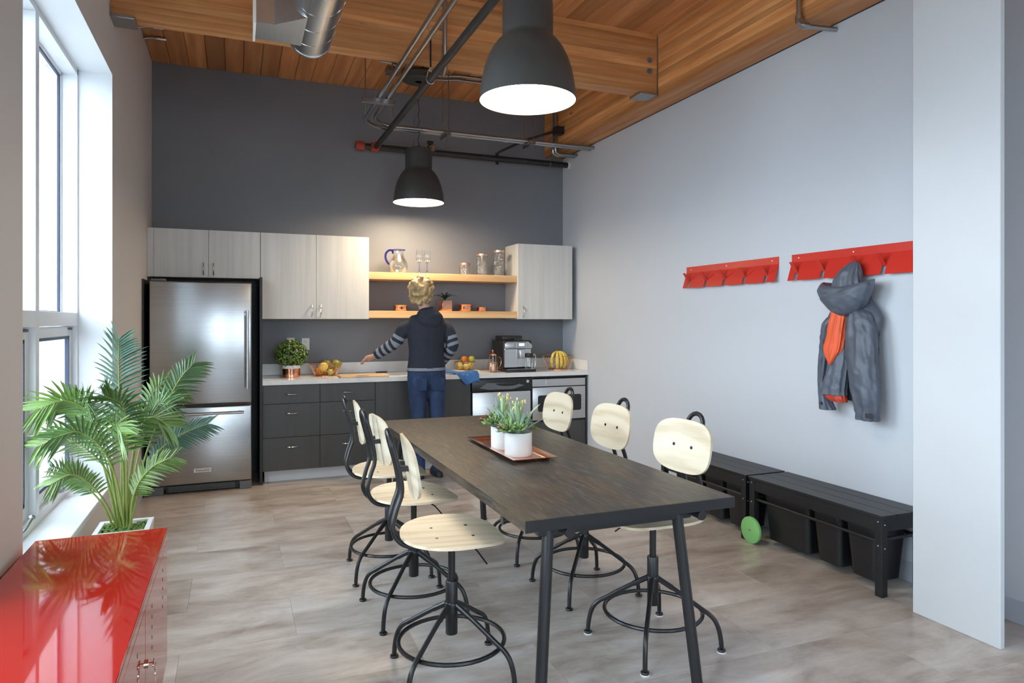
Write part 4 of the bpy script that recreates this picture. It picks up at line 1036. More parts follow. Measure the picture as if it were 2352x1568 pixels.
wp('boot_strap', G().hexa([(.405, 3.90, zb-.004), (.437, 3.893, zb-.004), (.452, 4.365, zb-.004), (.420, 4.365, zb-.004)], [(.405, 3.90, zb), (.437, 3.893, zb), (.452, 4.365, zb), (.420, 4.365, zb)]), M['galv'], bt)
for y in (3.92, 4.13, 4.34): wp('rivet', G().sph((.425+.015*(y-3.9)/.45, y, zb-.005), .007, n=8, m=6), M['chrome'], bt)

# ================================================================== THINGS ON THE WORKTOP
CT = .9005
M['boxleaf'] = plain('boxwood_leaf', (.11, .21, .030), .38, var=.6, vs=40)
t = thing('boxwood_ball', 'round boxwood ball in a copper-based pot beside the wall sockets', 'plant', (.471, 6.573, CT))
obj('pot', G().lathe([(.074,0),(.077,.003),(.079,.082)], 32, capb=True), M['copper'], t)
obj('pot_collar', G().lathe([(.0792,.082),(.080,.112),(.076,.112),(.074,.10)], 32), M['whitepot'], t)
rng = random.Random(5); g = G()
core = (0, 0, .212)
for i in range(1500):
    a = rng.uniform(0, 2*PI); z = rng.uniform(-1, 1); q = math.sqrt(1-z*z); rr = .132*rng.uniform(.80, 1.10)
    p = Vector((core[0]+rr*q*math.cos(a)*1.04, core[1]+rr*q*math.sin(a)*1.04, core[2]+rr*z*.96))
    n_ = Vector((q*math.cos(a)+rng.uniform(-.6,.6), q*math.sin(a)+rng.uniform(-.6,.6), z+rng.uniform(-.5,.7))).normalized()
    s1 = n_.cross(Vector((rng.uniform(-1,1), rng.uniform(-1,1), rng.uniform(-1,1)))).normalized(); s2 = n_.cross(s1); L = rng.uniform(.009, .015)
    g.add([p-s1*L, p-s2*L*.6, p+s1*L, p+s2*L*.6], [(0,1,2,3)])
stuff(obj('foliage', g, M['boxleaf'], t, smooth=False))
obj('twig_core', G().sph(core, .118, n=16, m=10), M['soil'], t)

def wire_basket(name, loc, rt, rb, h, lab, n=26):
    t = thing(name, lab, 'basket', loc, group='copper wire baskets')
    def ring(r_, z, w=.0022): return G().tube([(r_*math.cos(2*PI*i/36), r_*math.sin(2*PI*i/36), z) for i in range(36)], w, 6, closed=True)
    obj('rim', ring(rt, h, .0028), M['copper'], t)
    obj('base_ring', ring(rb, .003, .0024), M['copper'], t)
    obj('middle_ring', ring(rb+(rt-rb)*.45, h*.45, .0014), M['copper'], t)
    g = G()
    for i in range(n):
        a = 2*PI*i/n; c_, s_ = math.cos(a), math.sin(a)
        g.tube([(rt*c_, rt*s_, h), (rb*c_, rb*s_, .003)], .0014, 5)
    for i in range(-4, 5):
        y = rb*i/5; x = math.sqrt(max(0, rb*rb-y*y)); g.tube([(-x, y, .003), (x, y, .003)], .0013, 5)
    obj('wires', g, M['copper'], t)
    return t
wire_basket('fruit_basket', (.788, 6.64, CT), .150, .098, .112, 'copper wire basket of citrus and mangoes beside the boxwood ball')
wire_basket('fruit_basket', (2.180, 6.690, CT+.0125), .108, .070, .085, 'small copper wire basket of pears and apples behind the blue towel')
wire_basket('fruit_basket', (3.185, 6.575, CT), .165, .105, .145, 'copper wire basket of bananas in the worktop corner')
def fruit_mat(name, a, b, sc=3.0):
    m, nt, bb = newmat(name); setp(bb, None, .38)
    n = noise(nt, coords(nt, rnd=5), sc*4, 2)
    nt.links.new(ramp(nt, n, [(.35, a), (.65, b)]), bb.inputs['Base Color']); bump(nt, bb, noise(nt, coords(nt), 300, 2), .06, .002); return m
M['lemon'] = fruit_mat('yellow_peel', (.72, .50, .09), (.76, .58, .16))
M['mango'] = fruit_mat('mango_peel', (.13, .22, .03), (.62, .32, .05), 4)
M['limef'] = fruit_mat('lime_peel', (.36, .42, .09), (.48, .50, .13))
M['orange'] = fruit_mat('orange_peel', (.66, .22, .02), (.74, .30, .04))
M['pear'] = fruit_mat('pear_skin', (.42, .40, .08), (.52, .46, .12))
M['apple'] = fruit_mat('apple_skin', (.50, .05, .02), (.70, .30, .06), 3)
M['gapple'] = fruit_mat('green_apple_skin', (.44, .46, .06), (.54, .50, .10))
M['banana'] = fruit_mat('banana_peel', (.70, .50, .06), (.78, .62, .12), 2)
M['stemb'] = plain('brown_stem', (.09, .06, .025), .8)
def fruit(name, lab, cat, p, r, m, sz=1.0, sx=1.0, pear=False, tilt=0):
    t = thing(name, lab, cat, p, group='fruit in the wire baskets')
    if pear: prof = [(.0,-.98),(.35,-.95),(.75,-.72),(.97,-.30),(.95,.10),(.75,.48),(.50,.85),(.38,1.15),(.20,1.38),(.02,1.43)]
    else: prof = [(.02,-.93),(.3,-.97),(.62,-.80),(.9,-.42),(1,0),(.93,.38),(.68,.76),(.36,.95),(.12,.92),(.02,.86)]
    g = G().lathe([(a*r, z*r*sz) for a, z in prof], 20); g.v = [(a*sx, b, c_) for a, b, c_ in g.v]
    g.xf(Matrix.Rotation(tilt, 4, 'Y')); obj('skin', g, M[m], t)
    q = G().tube([(0, 0, (1.38 if pear else .84)*r*sz), (.004, 0, (1.38 if pear else .84)*r*sz+.016)], .0018, 6); q.xf(Matrix.Rotation(tilt, 4, 'Y')); obj('stem', q, M['stemb'], t)
    return t
b = (.788, 6.64, CT)
fruit('lemon', 'big yellow citrus at the left of the citrus basket', 'fruit', (b[0]-.030, b[1]-.070, b[2]+.088), .044, 'lemon', .95)
fruit('mango', 'green and orange mango at the back of the citrus basket', 'fruit', (b[0]+.012, b[1]+.040, b[2]+.106), .042, 'mango', .95, 1.1)
fruit('mango', 'green and orange mango at the right rim of the citrus basket', 'fruit', (b[0]+.096, b[1]-.024, b[2]+.108), .041, 'mango', .95, 1.1, tilt=.5)
fruit('lime', 'pale green lime low in the front of the citrus basket', 'fruit', (b[0]+.034, b[1]-.055, b[2]+.036), .030, 'limef')
fruit('orange', 'bright orange low in the left of the citrus basket', 'fruit', (b[0]-.062, b[1]+.004, b[2]+.042), .038, 'orange', .95)
fruit('orange', 'bright orange low in the middle of the citrus basket', 'fruit', (b[0]-.005, b[1]+.055, b[2]+.042), .037, 'orange', .95)
fruit('orange', 'bright orange low in the right of the citrus basket', 'fruit', (b[0]+.062, b[1]+.028, b[2]+.042), .037, 'orange', .95)
b = (2.180, 6.690, CT+.0125)
fruit('pear', 'green pear at the left of the small fruit basket', 'fruit', (b[0]-.052, b[1]-.012, b[2]+.040), .036, 'pear', 1, pear=True, tilt=-.3)
fruit('pear', 'green pear at the front of the small fruit basket', 'fruit', (b[0]+.004, b[1]-.050, b[2]+.038), .034, 'pear', 1, pear=True, tilt=1.2)
fruit('pear', 'green pear at the right of the small fruit basket', 'fruit', (b[0]+.056, b[1]+.004, b[2]+.039), .036, 'pear', 1, pear=True, tilt=.5)
fruit('apple', 'red and yellow apple on top of the small fruit basket', 'fruit', (b[0]+.004, b[1]+.018, b[2]+.105), .040, 'apple')
fruit('apple', 'green apple on top right of the small fruit basket', 'fruit', (b[0]+.076, b[1]+.010, b[2]+.108), .036, 'gapple')
# bananas
t = thing('banana_bunch', 'bunch of ripe yellow bananas standing in the corner wire basket', 'fruit', (3.185, 6.575, CT+.004))
for i in range(5):
    xi = (-.074, -.034, .006, .046, .090)[i]; yy = (-.020, -.052, -.060, -.050, -.012)[i]; dz = (.012, 0, .014, .004, .03)[i]
    pts = [(xi*.18, yy*.2, .188), (xi*.75, yy*.8, .165), (xi*1.08, yy*1.25, .115), (xi*1.10, yy*1.30, .06), (xi*1.00, yy*1.15, .020+dz), (xi*.95, yy, .006+dz)]
    sp = spline(pts, 4); n_ = len(sp); rad = [.0172*math.sin(PI*min(.97, max(.06, (k_+.6)/n_)))**.55 for k_ in range(n_)]
    bn = obj('banana', G().tube(sp, rad, 8), M['banana'], t)
    obj('tip', G().sph((pts[-1][0], pts[-1][1], .005), .004, n=6, m=4), M['stemb'], bn)
obj('stalk', G().tube([(0,0,.178),(.004,0,.200),(.014,0,.212)], [.016,.011,.009], 8), M['stemb'], t)

# cutting boards
t = thing('cutting_board', 'pale maple cutting board at the worktop edge beside the sink', 'cutting board', (1.08, 6.40, CT))
obj('board', G().box(-.205, .235, -.118, .115, 0, .019), M['boardwood'], t, bev=.003)
obj('juice_groove', G().box(-.006, .001, -.1182, .10, .0188, .0197), M['paper'], t)
t = thing('knife', 'black-handled kitchen knife lying by the sink edge', 'knife', (1.40, 6.80, CT), R(8))
obj('blade', G().prism([(.0,-.012),(.17,-.010),(.195,.010),(.0,.012)], .001, .0026), M['chrome'], t)
obj('grip', G().box(-.115, 0, -.011, .011, .0, .013), M['blackplastic'], t, bev=.004, seg=2)
# towel, folded over the edge
def cloth(name, rows, th, m, parent):
    """rows: list of rows of points -> thick sheet"""
    g = G(); nr, nc = len(rows), len(rows[0]); V = [p for r_ in rows for p in r_]
    V2 = [(p[0], p[1], p[2]-th) for p in V]; F = []
    n_ = nr*nc
    for i in range(nr-1):
        for j in range(nc-1):
            a = i*nc+j; F += [(a, a+1, a+nc+1, a+nc), (n_+a, n_+a+nc, n_+a+nc+1, n_+a+1)]
    for j in range(nc-1): F += [(j, n_+j, n_+j+1, j+1), ((nr-1)*nc+j, (nr-1)*nc+j+1, n_+(nr-1)*nc+j+1, n_+(nr-1)*nc+j)]
    for i in range(nr-1): F += [(i*nc, (i+1)*nc, n_+(i+1)*nc, n_+i*nc), (i*nc+nc-1, n_+i*nc+nc-1, n_+(i+1)*nc+nc-1, (i+1)*nc+nc-1)]
    return obj(name, g.add(V+V2, F), m, parent)
t = thing('dish_towel', 'blue cotton dish towel draped over the worktop edge', 'towel', (1.99, 6.40, CT))
rows = []
for i in range(13):
    u = i/12; row = []
    for j in range(11):
        v = j/10
        x = -.150+.33*u+.03*v; y = .100-.16*v-.110*u*v*1.6-.03*u
        z = max(.0125, .022+.010*math.sin(u*7+v*2)*(1-v*.5)+.018*math.exp(-((v-.35)/.3)**2)*(1-u))
        over = -(y+.122)
        if over > 0: z = max(z-.004-over*2.1, -.075+.02*math.sin(u*9)); y = -.1275-.010*min(1, over*20)-.02*min(1, over*6)
        row.append((x, y, z))
    rows.append(row)
cloth('fabric', rows, .010, M['bluecloth'], t)
tag(obj('serving_board', G().box(2.045, 2.315, 6.585, 6.80, CT, CT+.012), M['paper'], bev=.002), 'cream serving board under the small fruit basket', 'board')
# french press
t = thing('french_press', 'copper and glass french press in front of the coffee machine', 'coffee press', (2.407, 6.47, CT))
obj('beaker', G().lathe([(.041,.012),(.043,.016),(.043,.165),(.045,.172)], 28), M['clear'], t)
obj('coffee', G().lathe([(.040,.016),(.0405,.085),(.001,.085)], 24, capb=True), M['rosecopper'], t)
fr = G().tube([(.0455*math.cos(2*PI*i/28), .0455*math.sin(2*PI*i/28), .022) for i in range(28)], .003, 6, closed=True).tube([(.0455*math.cos(2*PI*i/28), .0455*math.sin(2*PI*i/28), .098) for i in range(28)], .003, 6, closed=True)
for i in range(4):
    a = PI/4+i*PI/2; fr.tube([(.055*math.cos(a), .055*math.sin(a), .003), (.0465*math.cos(a), .0465*math.sin(a), .018), (.0465*math.cos(a), .0465*math.sin(a), .10)], .004, 6)
obj('frame', fr, M['copper'], t)
obj('plunger', G().tube([(.028*math.cos(i*.7), .028*math.sin(i*.7), .03+.0014*i) for i in range(40)], .003, 5).cyl((0,0,.03), (0,0,.20), .0025, n=8), M['chrome'], t)
obj('lid', G().lathe([(.046,.168),(.046,.180),(.036,.190),(.012,.196),(.005,.199)], 28, capt=True), M['copper'], t)
obj('knob', G().cyl((0,0,.196), (0,0,.208), .004, n=8).sph((0,0,.215), .009, n=12, m=8), M['copper'], t)
obj('handle', G().tube(spline([(.044,0,.150),(.075,0,.150),(.092,0,.115),(.080,0,.06),(.045,0,.035)]), .0042, 8), M['copper'], t)
# coffee machine
t = thing('coffee_machine', 'black and steel automatic coffee machine with small lit display', 'coffee machine', (2.662, 6.52, CT))
obj('body', G().box(-.158, .158, -.085, .235, .030, .315), M['blackplastic'], t, bev=.010, seg=3)
obj('bean_hopper', G().box(-.135, .09, .0, .20, .315, .362), M['blackplastic'], t, bev=.006, seg=2)
obj('hopper_lid', G().box(-.02, .085, -.03, .06, .315, .340), M['clear'], t, bev=.004)
fp_ = obj('front_panel', G().prism([(-.150,.235),(-.150,.285),(-.128,.305),(.110,.305),(.150,.270),(.150,.235)], -.115, -.08, 'y'), M['steel2'], t, bev=.004, seg=2)
obj('display_bezel', G().prism(superell(.150, .068, 2.6, 32, .028, .270), -.121, -.114, 'y'), M['emt'], fp_)
obj('display', G().box(.002, .060, -.1225, -.1205, .262, .288), M['screen'], fp_)
for i in range(3): obj('key', G().cyl((-.025, -.1225, .255+.014*i), (-.025, -.1195, .255+.014*i), .005, n=10).cyl((.082, -.1225, .255+.014*i), (.082, -.1195, .255+.014*i), .005, n=10), M['chrome'], fp_)
obj('front_door', G().box(-.150, -.008, -.108, -.082, .045, .232).box(-.008, .150, -.090, -.082, .045, .232), M['steel2'], t, bev=.003)
obj('spout', G().box(.0, .055, -.155, -.090, .135, .225).box(.012, .022, -.15, -.14, .120, .135).box(.034, .044, -.15, -.14, .120, .135), M['steel2'], t, bev=.006, seg=2)
obj('drip_tray', G().box(-.158, .165, -.185, -.05, .0, .030), M['blackplastic'], t, bev=.005, seg=2)
obj('drip_grid', G().box(-.145, .15, -.178, -.10, .030, .0325), M['chrome'], t)
mc = obj('milk_carafe', G().lathe([(.040,.034),(.042,.040),(.042,.140),(.038,.15)], 20, (.105, -.135, 0), capb=True), M['clear'], t)
obj('carafe_lid', G().lathe([(.044,.145),(.046,.150),(.046,.178),(.03,.186)], 20, (.105, -.135, 0), capt=True, capb=True).box(.05, .10, -.15, -.12, .15, .172), M['blackplastic'], mc)
obj('carafe_handle', G().tube(spline([(.146,-.135,.170),(.172,-.135,.168),(.178,-.135,.11),(.172,-.135,.05),(.146,-.135,.045)]), .007, 8), M['chrome'], mc)

# ================================================================== THINGS ON THE SHELVES
S1, S2 = 1.8865, 1.5145
t = thing('glass_pitcher', 'round clear glass pitcher with cobalt blue handle and rim', 'pitcher', (1.492, 6.70, S1))
obj('body', G().lathe([(.045,.004),(.065,.004),(.082,.020),(.094,.055),(.094,.090),(.080,.130),(.058,.165),(.050,.190),(.053,.215),(.060,.232)], 36), M['clear'], t)
obj('inner_wall', G().lathe([(.060,.010),(.078,.022),(.0905,.056),(.0905,.089),(.077,.128),(.055,.163),(.0475,.190)], 36, capb=True), M['clear'], t)
obj('base_disc', G().cyl((0,0,.001), (0,0,.012), .066, n=28), M['clear'], t)
obj('rim', G().tube([(.061*math.cos(2*PI*i/30)*(1.12 if math.cos(2*PI*i/30) > .8 else 1), .061*math.sin(2*PI*i/30), .233) for i in range(30)], .0042, 6, closed=True), M['blueglass'], t)
obj('handle', G().tube(spline([(-.052,0,.195),(-.060,0,.225),(-.092,0,.226),(-.122,0,.195),(-.126,0,.150),(-.112,0,.115),(-.090,0,.088)]), [.011]*7*6+[.011]*2 if False else .0105, 10), M['blueglass'], t)
for x, lab in ((1.703, 'clear wine glass nearest the blue-handled pitcher'), (1.784, 'clear wine glass further from the blue-handled pitcher')):
    t = thing('wine_glass', lab, 'glass', (x, 6.69, S1), group='wine glasses on the upper shelf')
    obj('bowl', G().lathe([(.004,.108),(.016,.112),(.030,.130),(.037,.160),(.036,.195),(.030,.240)], 24), M['clear'], t)
    obj('stem', G().lathe([(.034,.001),(.033,.003),(.012,.008),(.006,.020),(.0045,.05),(.007,.09),(.006,.108)], 18, capb=True), M['lav'], t)
for x, h, lab in ((2.183, .126, 'short pressed-glass jar with rose copper lid'), (2.372, .226, 'medium pressed-glass jar with rose copper lid'), (2.560, .270, 'tallest pressed-glass jar with rose copper lid beside the cabinet')):
    t = thing('storage_jar', lab, 'jar', (x, 6.70, S1), group='glass jars on the upper shelf')
    obj('glass', G().lathe([(.048,.001),(.056,.004),(.057,.012),(.057,h-.028),(.054,h-.022)], 32, capb=True), M['pressed'], t)
    obj('lid', G().lathe([(.056,h-.024),(.058,h-.022),(.058,h-.002),(.055,h),(.01,h)], 32, capb=True, capt=True), M['rosecopper'], t)
for x, r_, h, lab in ((1.515, .066, .058, 'copper bowl on the lower shelf half hidden by the person'), (2.187, .070, .070, 'largest copper bowl on the lower shelf beside the square planter'), (2.368, .050, .045, 'smallest copper bowl at the right end of the lower shelf')):
    t = thing('copper_bowl', lab, 'bowl', (x, 6.70, S2), group='copper bowls on the lower shelf')
    obj('bowl', G().lathe([(r_*.72,.001),(r_*.90,.004),(r_*.98,h*.35),(r_*.93,h*.75),(r_*1.0,h*.94),(r_*1.06,h),(r_*1.03,h),(r_*.90,h*.75),(r_*.94,h*.35),(r_*.8,.006)], 36, capb=True, capt=True), M['copper'], t)
    obj('band', G().tube([(r_*.945*math.cos(2*PI*i/36), r_*.945*math.sin(2*PI*i/36), h*.74) for i in range(36)], .0022, 6, closed=True), M['copper'], t)
t = thing('square_planter', 'small square copper planter with dark pointed leaves on the lower shelf', 'plant', (1.965, 6.68, S2), R(12))
obj('pot', G().box(-.055, .055, -.055, .055, 0, .112), M['copper'], t, bev=.004, seg=2)
obj('soil', G().box(-.050, .050, -.050, .050, .112, .1125), M['soil'], t)
M['dkleaf'] = plain('dark_leaf', (.012, .040, .030), .4, var=.3, vs=30)
for a, el, L, bend in ((0, 1.0, .17, -.75), (.25, 1.15, .14, -.6), (2.9, 1.1, .15, -.8), (3.3, .95, .18, -.8), (1.7, 1.25, .11, -.4), (4.6, 1.2, .12, -.4)):
    g = leaf_blade(L, .036, bend, cup=.35); g.xf(Matrix.Translation((0, 0, .108)) @ Matrix.Rotation(a, 4, 'Z') @ Matrix.Rotation(-el, 4, 'Y')); obj('leaf', g, M['dkleaf'], t)

# ================================================================== PALM
M['fr_teal'] = plain('palm_leaf_bluish', (.055, .140, .090), .34, var=.35, vs=12)
M['fr_dark'] = plain('palm_leaf_dark', (.038, .090, .024), .34, var=.35, vs=12)
M['fr_light'] = plain('palm_leaf_light', (.115, .215, .036), .34, var=.35, vs=12)
M['fr_mid'] = plain('palm_leaf_mid', (.065, .145, .030), .34, var=.35, vs=12)
M['fr_olive'] = plain('palm_leaf_olive', (.105, .175, .038), .36, var=.35, vs=12)
M['rachis'] = plain('palm_stem', (.24, .31, .07), .5, var=.15, vs=20)
M['moss'] = plain('moss', (.10, .17, .035), .9, var=.6, vs=60)
PL = (-.515, 3.862, 0)
t = thing('potted_palm', 'bushy green palm in a white square planter between window and red cabinet', 'plant', PL)
def sq(a, z): return [(a, a, z), (-a, a, z), (-a, -a, z), (a, -a, z)]
g = G().ringtube([sq(.085, 0), sq(.122, .398), sq(.122, .402), sq(.098, .402), sq(.092, .37)], cap=False); g.add(sq(.085, 0), [(0,1,2,3)])
obj('planter', g, M['planter'], t, bev=.0015, smooth=False)
rng = random.Random(9); g = G()
for i in range(260):
    x, y = rng.uniform(-.09, .09), rng.uniform(-.09, .09); g.sph((x, y, .382+rng.uniform(-.008, .008)), .011, n=5, m=4)
g.box(-.094, .094, -.094, .094, .36, .378)
stuff(obj('moss', g, M['moss'], t))
RV, FV = Vector((.927, -.375, 0)), Vector((.375, .927, 0))
fronds = [
    ([(-0.004, 0.000, 0.016), (-0.013, 0.020, 0.340), (-0.039, 0.030, 0.665), (-0.026, 0.000, 0.838), (0.009, -0.060, 0.951)], 0.200, 'teal'),
    ([(0.017, 0.000, 0.016), (0.078, 0.050, 0.362), (0.147, 0.100, 0.600), (0.208, 0.140, 0.747), (0.255, 0.180, 0.821)], 0.165, 'dark'),
    ([(-0.030, 0.000, 0.016), (-0.091, -0.020, 0.340), (-0.167, -0.050, 0.557), (-0.247, -0.060, 0.643), (-0.333, -0.050, 0.626)], 0.170, 'light'),
    ([(0.013, 0.000, 0.016), (0.043, -0.050, 0.319), (0.082, -0.120, 0.535), (0.108, -0.200, 0.654), (0.087, -0.300, 0.708)], 0.190, 'mid'),
    ([(0.004, 0.000, 0.016), (-0.026, -0.080, 0.405), (-0.058, -0.160, 0.600), (-0.123, -0.250, 0.682), (-0.199, -0.330, 0.654)], 0.165, 'light'),
    ([(0.026, 0.000, 0.016), (0.078, 0.030, 0.275), (0.152, 0.060, 0.401), (0.251, 0.090, 0.475), (0.359, 0.110, 0.518)], 0.125, 'teal'),
    ([(0.035, 0.000, 0.005), (0.065, -0.050, 0.146), (0.126, -0.100, 0.265), (0.208, -0.130, 0.351), (0.307, -0.150, 0.401)], 0.120, 'olive'),
    ([(-0.043, 0.000, 0.005), (-0.080, -0.060, 0.167), (-0.145, -0.100, 0.265), (-0.232, -0.080, 0.319), (-0.340, -0.040, 0.330)], 0.130, 'mid'),
    ([(-0.026, 0.000, 0.005), (-0.043, -0.080, 0.167), (-0.069, -0.170, 0.286), (-0.108, -0.240, 0.340), (-0.152, -0.300, 0.314)], 0.120, 'olive'),
    ([(-0.035, 0.000, 0.016), (-0.091, 0.030, 0.275), (-0.177, 0.080, 0.438), (-0.266, 0.110, 0.492), (-0.360, 0.14, 0.488)], 0.140, 'dark'),
    ([(0.009, 0.000, 0.016), (0.017, 0.060, 0.384), (0.030, 0.140, 0.600), (0.078, 0.200, 0.708), (0.152, 0.250, 0.697)], 0.160, 'light'),
    ([(-0.013, 0.000, 0.016), (-0.043, 0.050, 0.362), (-0.095, 0.100, 0.578), (-0.157, 0.150, 0.700), (-0.223, 0.200, 0.724)], 0.140, 'dark'),
    ([(0.004, 0.000, 0.016), (0.022, -0.100, 0.275), (0.013, -0.200, 0.449), (-0.030, -0.300, 0.546), (-0.091, -0.380, 0.535)], 0.150, 'mid'),
    ([(0.015, 0.000, 0.016), (0.040, 0.040, 0.330), (0.075, 0.080, 0.520), (0.130, 0.070, 0.620), (0.200, 0.040, 0.630)], 0.150, 'mid'),
    ([(-0.010, 0.000, 0.016), (-0.050, -0.050, 0.300), (-0.110, -0.130, 0.440), (-0.190, -0.190, 0.500), (-0.270, -0.220, 0.470)], 0.150, 'olive'),
    ([(0.000, 0.000, 0.016), (0.030, -0.060, 0.330), (0.060, -0.150, 0.500), (0.100, -0.240, 0.570), (0.160, -0.310, 0.550)], 0.170, 'light'),
    ([(-0.020, 0.000, 0.016), (-0.030, -0.070, 0.350), (-0.060, -0.140, 0.550), (-0.050, -0.220, 0.660), (0.000, -0.300, 0.680)], 0.180, 'mid'),
    ([(0.000, 0.000, 0.016), (0.050, -0.020, 0.350), (0.100, -0.040, 0.520), (0.170, -0.060, 0.580), (0.250, -0.060, 0.540)], 0.160, 'olive'),
]
for pts, L, colr in fronds:
    sp = spline([RV*p[0]+FV*p[1]+Vector((0, 0, .37+p[2])) for p in pts], 8); n_ = len(sp)
    fr = obj('frond', G().tube(sp, [.0058*(1-.78*i/(n_-1)) for i in range(n_)], 6), M['rachis'], t)
    g = G(); npair = 23
    for k_ in range(npair):
        u = .36+.64*(k_/(npair-1)); x = u*(n_-1); i = min(int(x), n_-2); f_ = x-i
        p = sp[i].lerp(sp[i+1], f_); tg = (sp[i+1]-sp[i]).normalized()
        side = tg.cross(FV)
        if side.length < .2: side = tg.cross(RV)
        side.normalize(); nrm = side.cross(tg).normalized()
        w_ = (u-.36)/.64; ll = L*(.55+.95*w_-.85*w_**2.2)*rng.uniform(.9, 1.08); wd = .0066
        lean = .55+.75*w_
        for s_ in (-1, 1):
            d1 = (side*s_*math.cos(lean*.8)+tg*math.sin(lean*.8)+nrm*rng.uniform(-.10, .25)).normalized()
            wv = tg.cross(d1).cross(d1); wv = (tg-d1*tg.dot(d1)).normalized()
            V = []
            for q, ww in ((0, .45), (.25, 1), (.6, .85), (.85, .45), (1, .04)):
                c_ = p+d1*ll*q+Vector((0, 0, -.22*ll*q*q))+nrm*.02*q
                V += [c_-wv*wd*ww, c_+nrm*wd*.35*ww, c_+wv*wd*ww]
            F = []
            for a in range(4): F += [(a*3, a*3+1, a*3+4, a*3+3), (a*3+1, a*3+2, a*3+5, a*3+4)]
            g.add(V, F)
    obj('leaflets', g, M['fr_'+colr], fr, smooth=False)

# ================================================================== PERSON
def blob(name, chains, voxel, smooth=4, lumps=()):
    """lofted chains of (x,y,z,ra,rb) fused into one continuous skin"""
    g = G()
    for ch in chains:
        P = [Vector(c_[:3]) for c_ in ch]; n_ = 18; rings = []
        dense = spline([tuple(p) for p in P], 5); ra = spline([(c_[3], c_[4], 0) for c_ in ch], 5)
        for i, p in enumerate(dense):
            a = dense[max(0, i-1)]; b = dense[min(len(dense)-1, i+1)]; tg = (b-a).normalized()
            ux = Vector((1, 0, 0)); ux = (ux-tg*ux.dot(tg))
            ux = ux.normalized() if ux.length > .3 else (Vector((0, 0, 1))-tg*tg.z).normalized()
            uy = tg.cross(ux)
            rings.append([p+ux*ra[i][0]*math.cos(2*PI*k_/n_)+uy*ra[i][1]*math.sin(2*PI*k_/n_) for k_ in range(n_)])
        g.ringtube(rings)
    for c_, r_ in lumps: g.sph(c_, *r_, n=16, m=12)
    me = g.mesh(name); o = bpy.data.objects.new('tmp', me); COL.objects.link(o)
    md = o.modifiers.new('r', 'REMESH'); md.mode = 'VOXEL'; md.voxel_size = voxel
    ms = o.modifiers.new('s', 'SMOOTH'); ms.iterations = smooth; ms.factor = .5
    dg = bpy.context.evaluated_depsgraph_get(); out = bpy.data.meshes.new_from_object(o.evaluated_get(dg)); bpy.data.objects.remove(o)
    out.shade_smooth(); return out
M['skin'] = plain('skin', (.62, .34, .25), .5, var=.06)
M['hoodie'] = plain('navy_jersey', (.020, .024, .038), .85, var=.15, vs=14, bmp=.3, bs=30)
M['stripe'] = plain('grey_stripe_jersey', (.24, .26, .30), .85, var=.06)
M['jeans'] = plain('indigo_denim', (.018, .040, .100), .8, var=.35, vs=9, bmp=.3, bs=26)
M['hair'] = plain('blond_hair', (.42, .29, .14), .55, var=.45, vs=26, bmp=.9, bs=60)
M['shoe'] = plain('black_shoe', (.02, .02, .022), .6)
PX, PYY = 1.605, 6.045
t = thing('person', 'person in navy hooded top with striped sleeves and jeans standing at the worktop', 'person', (PX, PYY, 0))
LA = [Vector((-.182, .0, 1.392)), Vector((-.265, .045, 1.225)), Vector((-.425, .170, 1.105))]
RA = [Vector((.180, .0, 1.392)), Vector((.243, -.045, 1.185)), Vector((.165, .115, 1.020))]
def arm(A, r0, r1, r2):
    a, b, c_ = A
    a0 = Vector((a.x*.55, a.y, a.z+.005))
    return [(*a0, r0*.85, r0*.85), (*(a*.97), r0*.98, r0*.98), (*a.lerp(b, .35), r0*.92, r0*.92), (*a.lerp(b, .8), r1*1.05, r1*1.05), (*(b*.86+a*.07+c_*.07), r1*1.02, r1*1.02), (*b.lerp(c_, .35), r1*.95, r1*.95), (*c_, r2, r2)]
def hand(w, d, up, side, k_=1.0):
    """palm + five fingers; w wrist, d pointing direction, up back of the hand, side thumb side"""
    d = d.normalized(); up = (up-d*up.dot(d)).normalized(); sd = d.cross(up)*side
    ch = [[(*(w-d*.03), .027, .020), (*(w+d*.02), .032, .018), (*(w+d*.06), .040, .016), (*(w+d*.088), .038, .013)]]
    for i, L in enumerate((.068, .078, .072, .056)):
        b = w+d*.080+sd*(.030-.020*i); 
        p1 = b+d*L*.45-up*.006; p2 = b+d*L*.78-up*.020; p3 = b+d*L*.95-up*.036
        ch.append([(*b, .009, .009), (*p1, .0085, .0085), (*p2, .0075, .0075), (*p3, .006, .006)])
    b = w+d*.025+sd*.030
    ch.append([(*b, .012, .012), (*(b+d*.03+sd*.022-up*.005), .010, .010), (*(b+d*.055+sd*.034-up*.012), .0085, .0085), (*(b+d*.070+sd*.036-up*.02), .006, .006)])
    return ch
legL = [(-.080, 0, .93, .095, .115), (-.082, -.005, .80, .088, .100), (-.070, .005, .52, .062, .070), (-.068, -.008, .36, .058, .066), (-.066, -.005, .20, .052, .055), (-.066, .0, .06, .048, .055)]
legR = [(.080, 0, .93, .095, .115), (.088, -.005, .80, .088, .100), (.102, .005, .52, .064, .072), (.106, -.008, .36, .060, .066), (.108, -.005, .20, .053, .056), (.108, .0, .06, .049, .055)]
torso = [(0, .0, .90, .165, .112), (0, .0, 1.02, .150, .105), (0, 0, 1.20, .155, .108), (0, 0, 1.34, .178, .112), (0, 0, 1.42, .165, .095), (0, .0, 1.475, .10, .075), (-.015, .005, 1.53, .055, .056), (-.035, .015, 1.60, .053, .056)]
HC = Vector((-.052, .020, 1.690))
dl = (LA[2]-LA[1]); dr = (RA[2]-RA[1])
bodyc = [torso, legL, legR, arm(LA, .050, .040, .028), arm(RA, .050, .040, .028)]
bodyc += hand(LA[2]+dl.normalized()*.01, Vector((-.80, .42, -.30)), Vector((0, .1, 1)), 1)
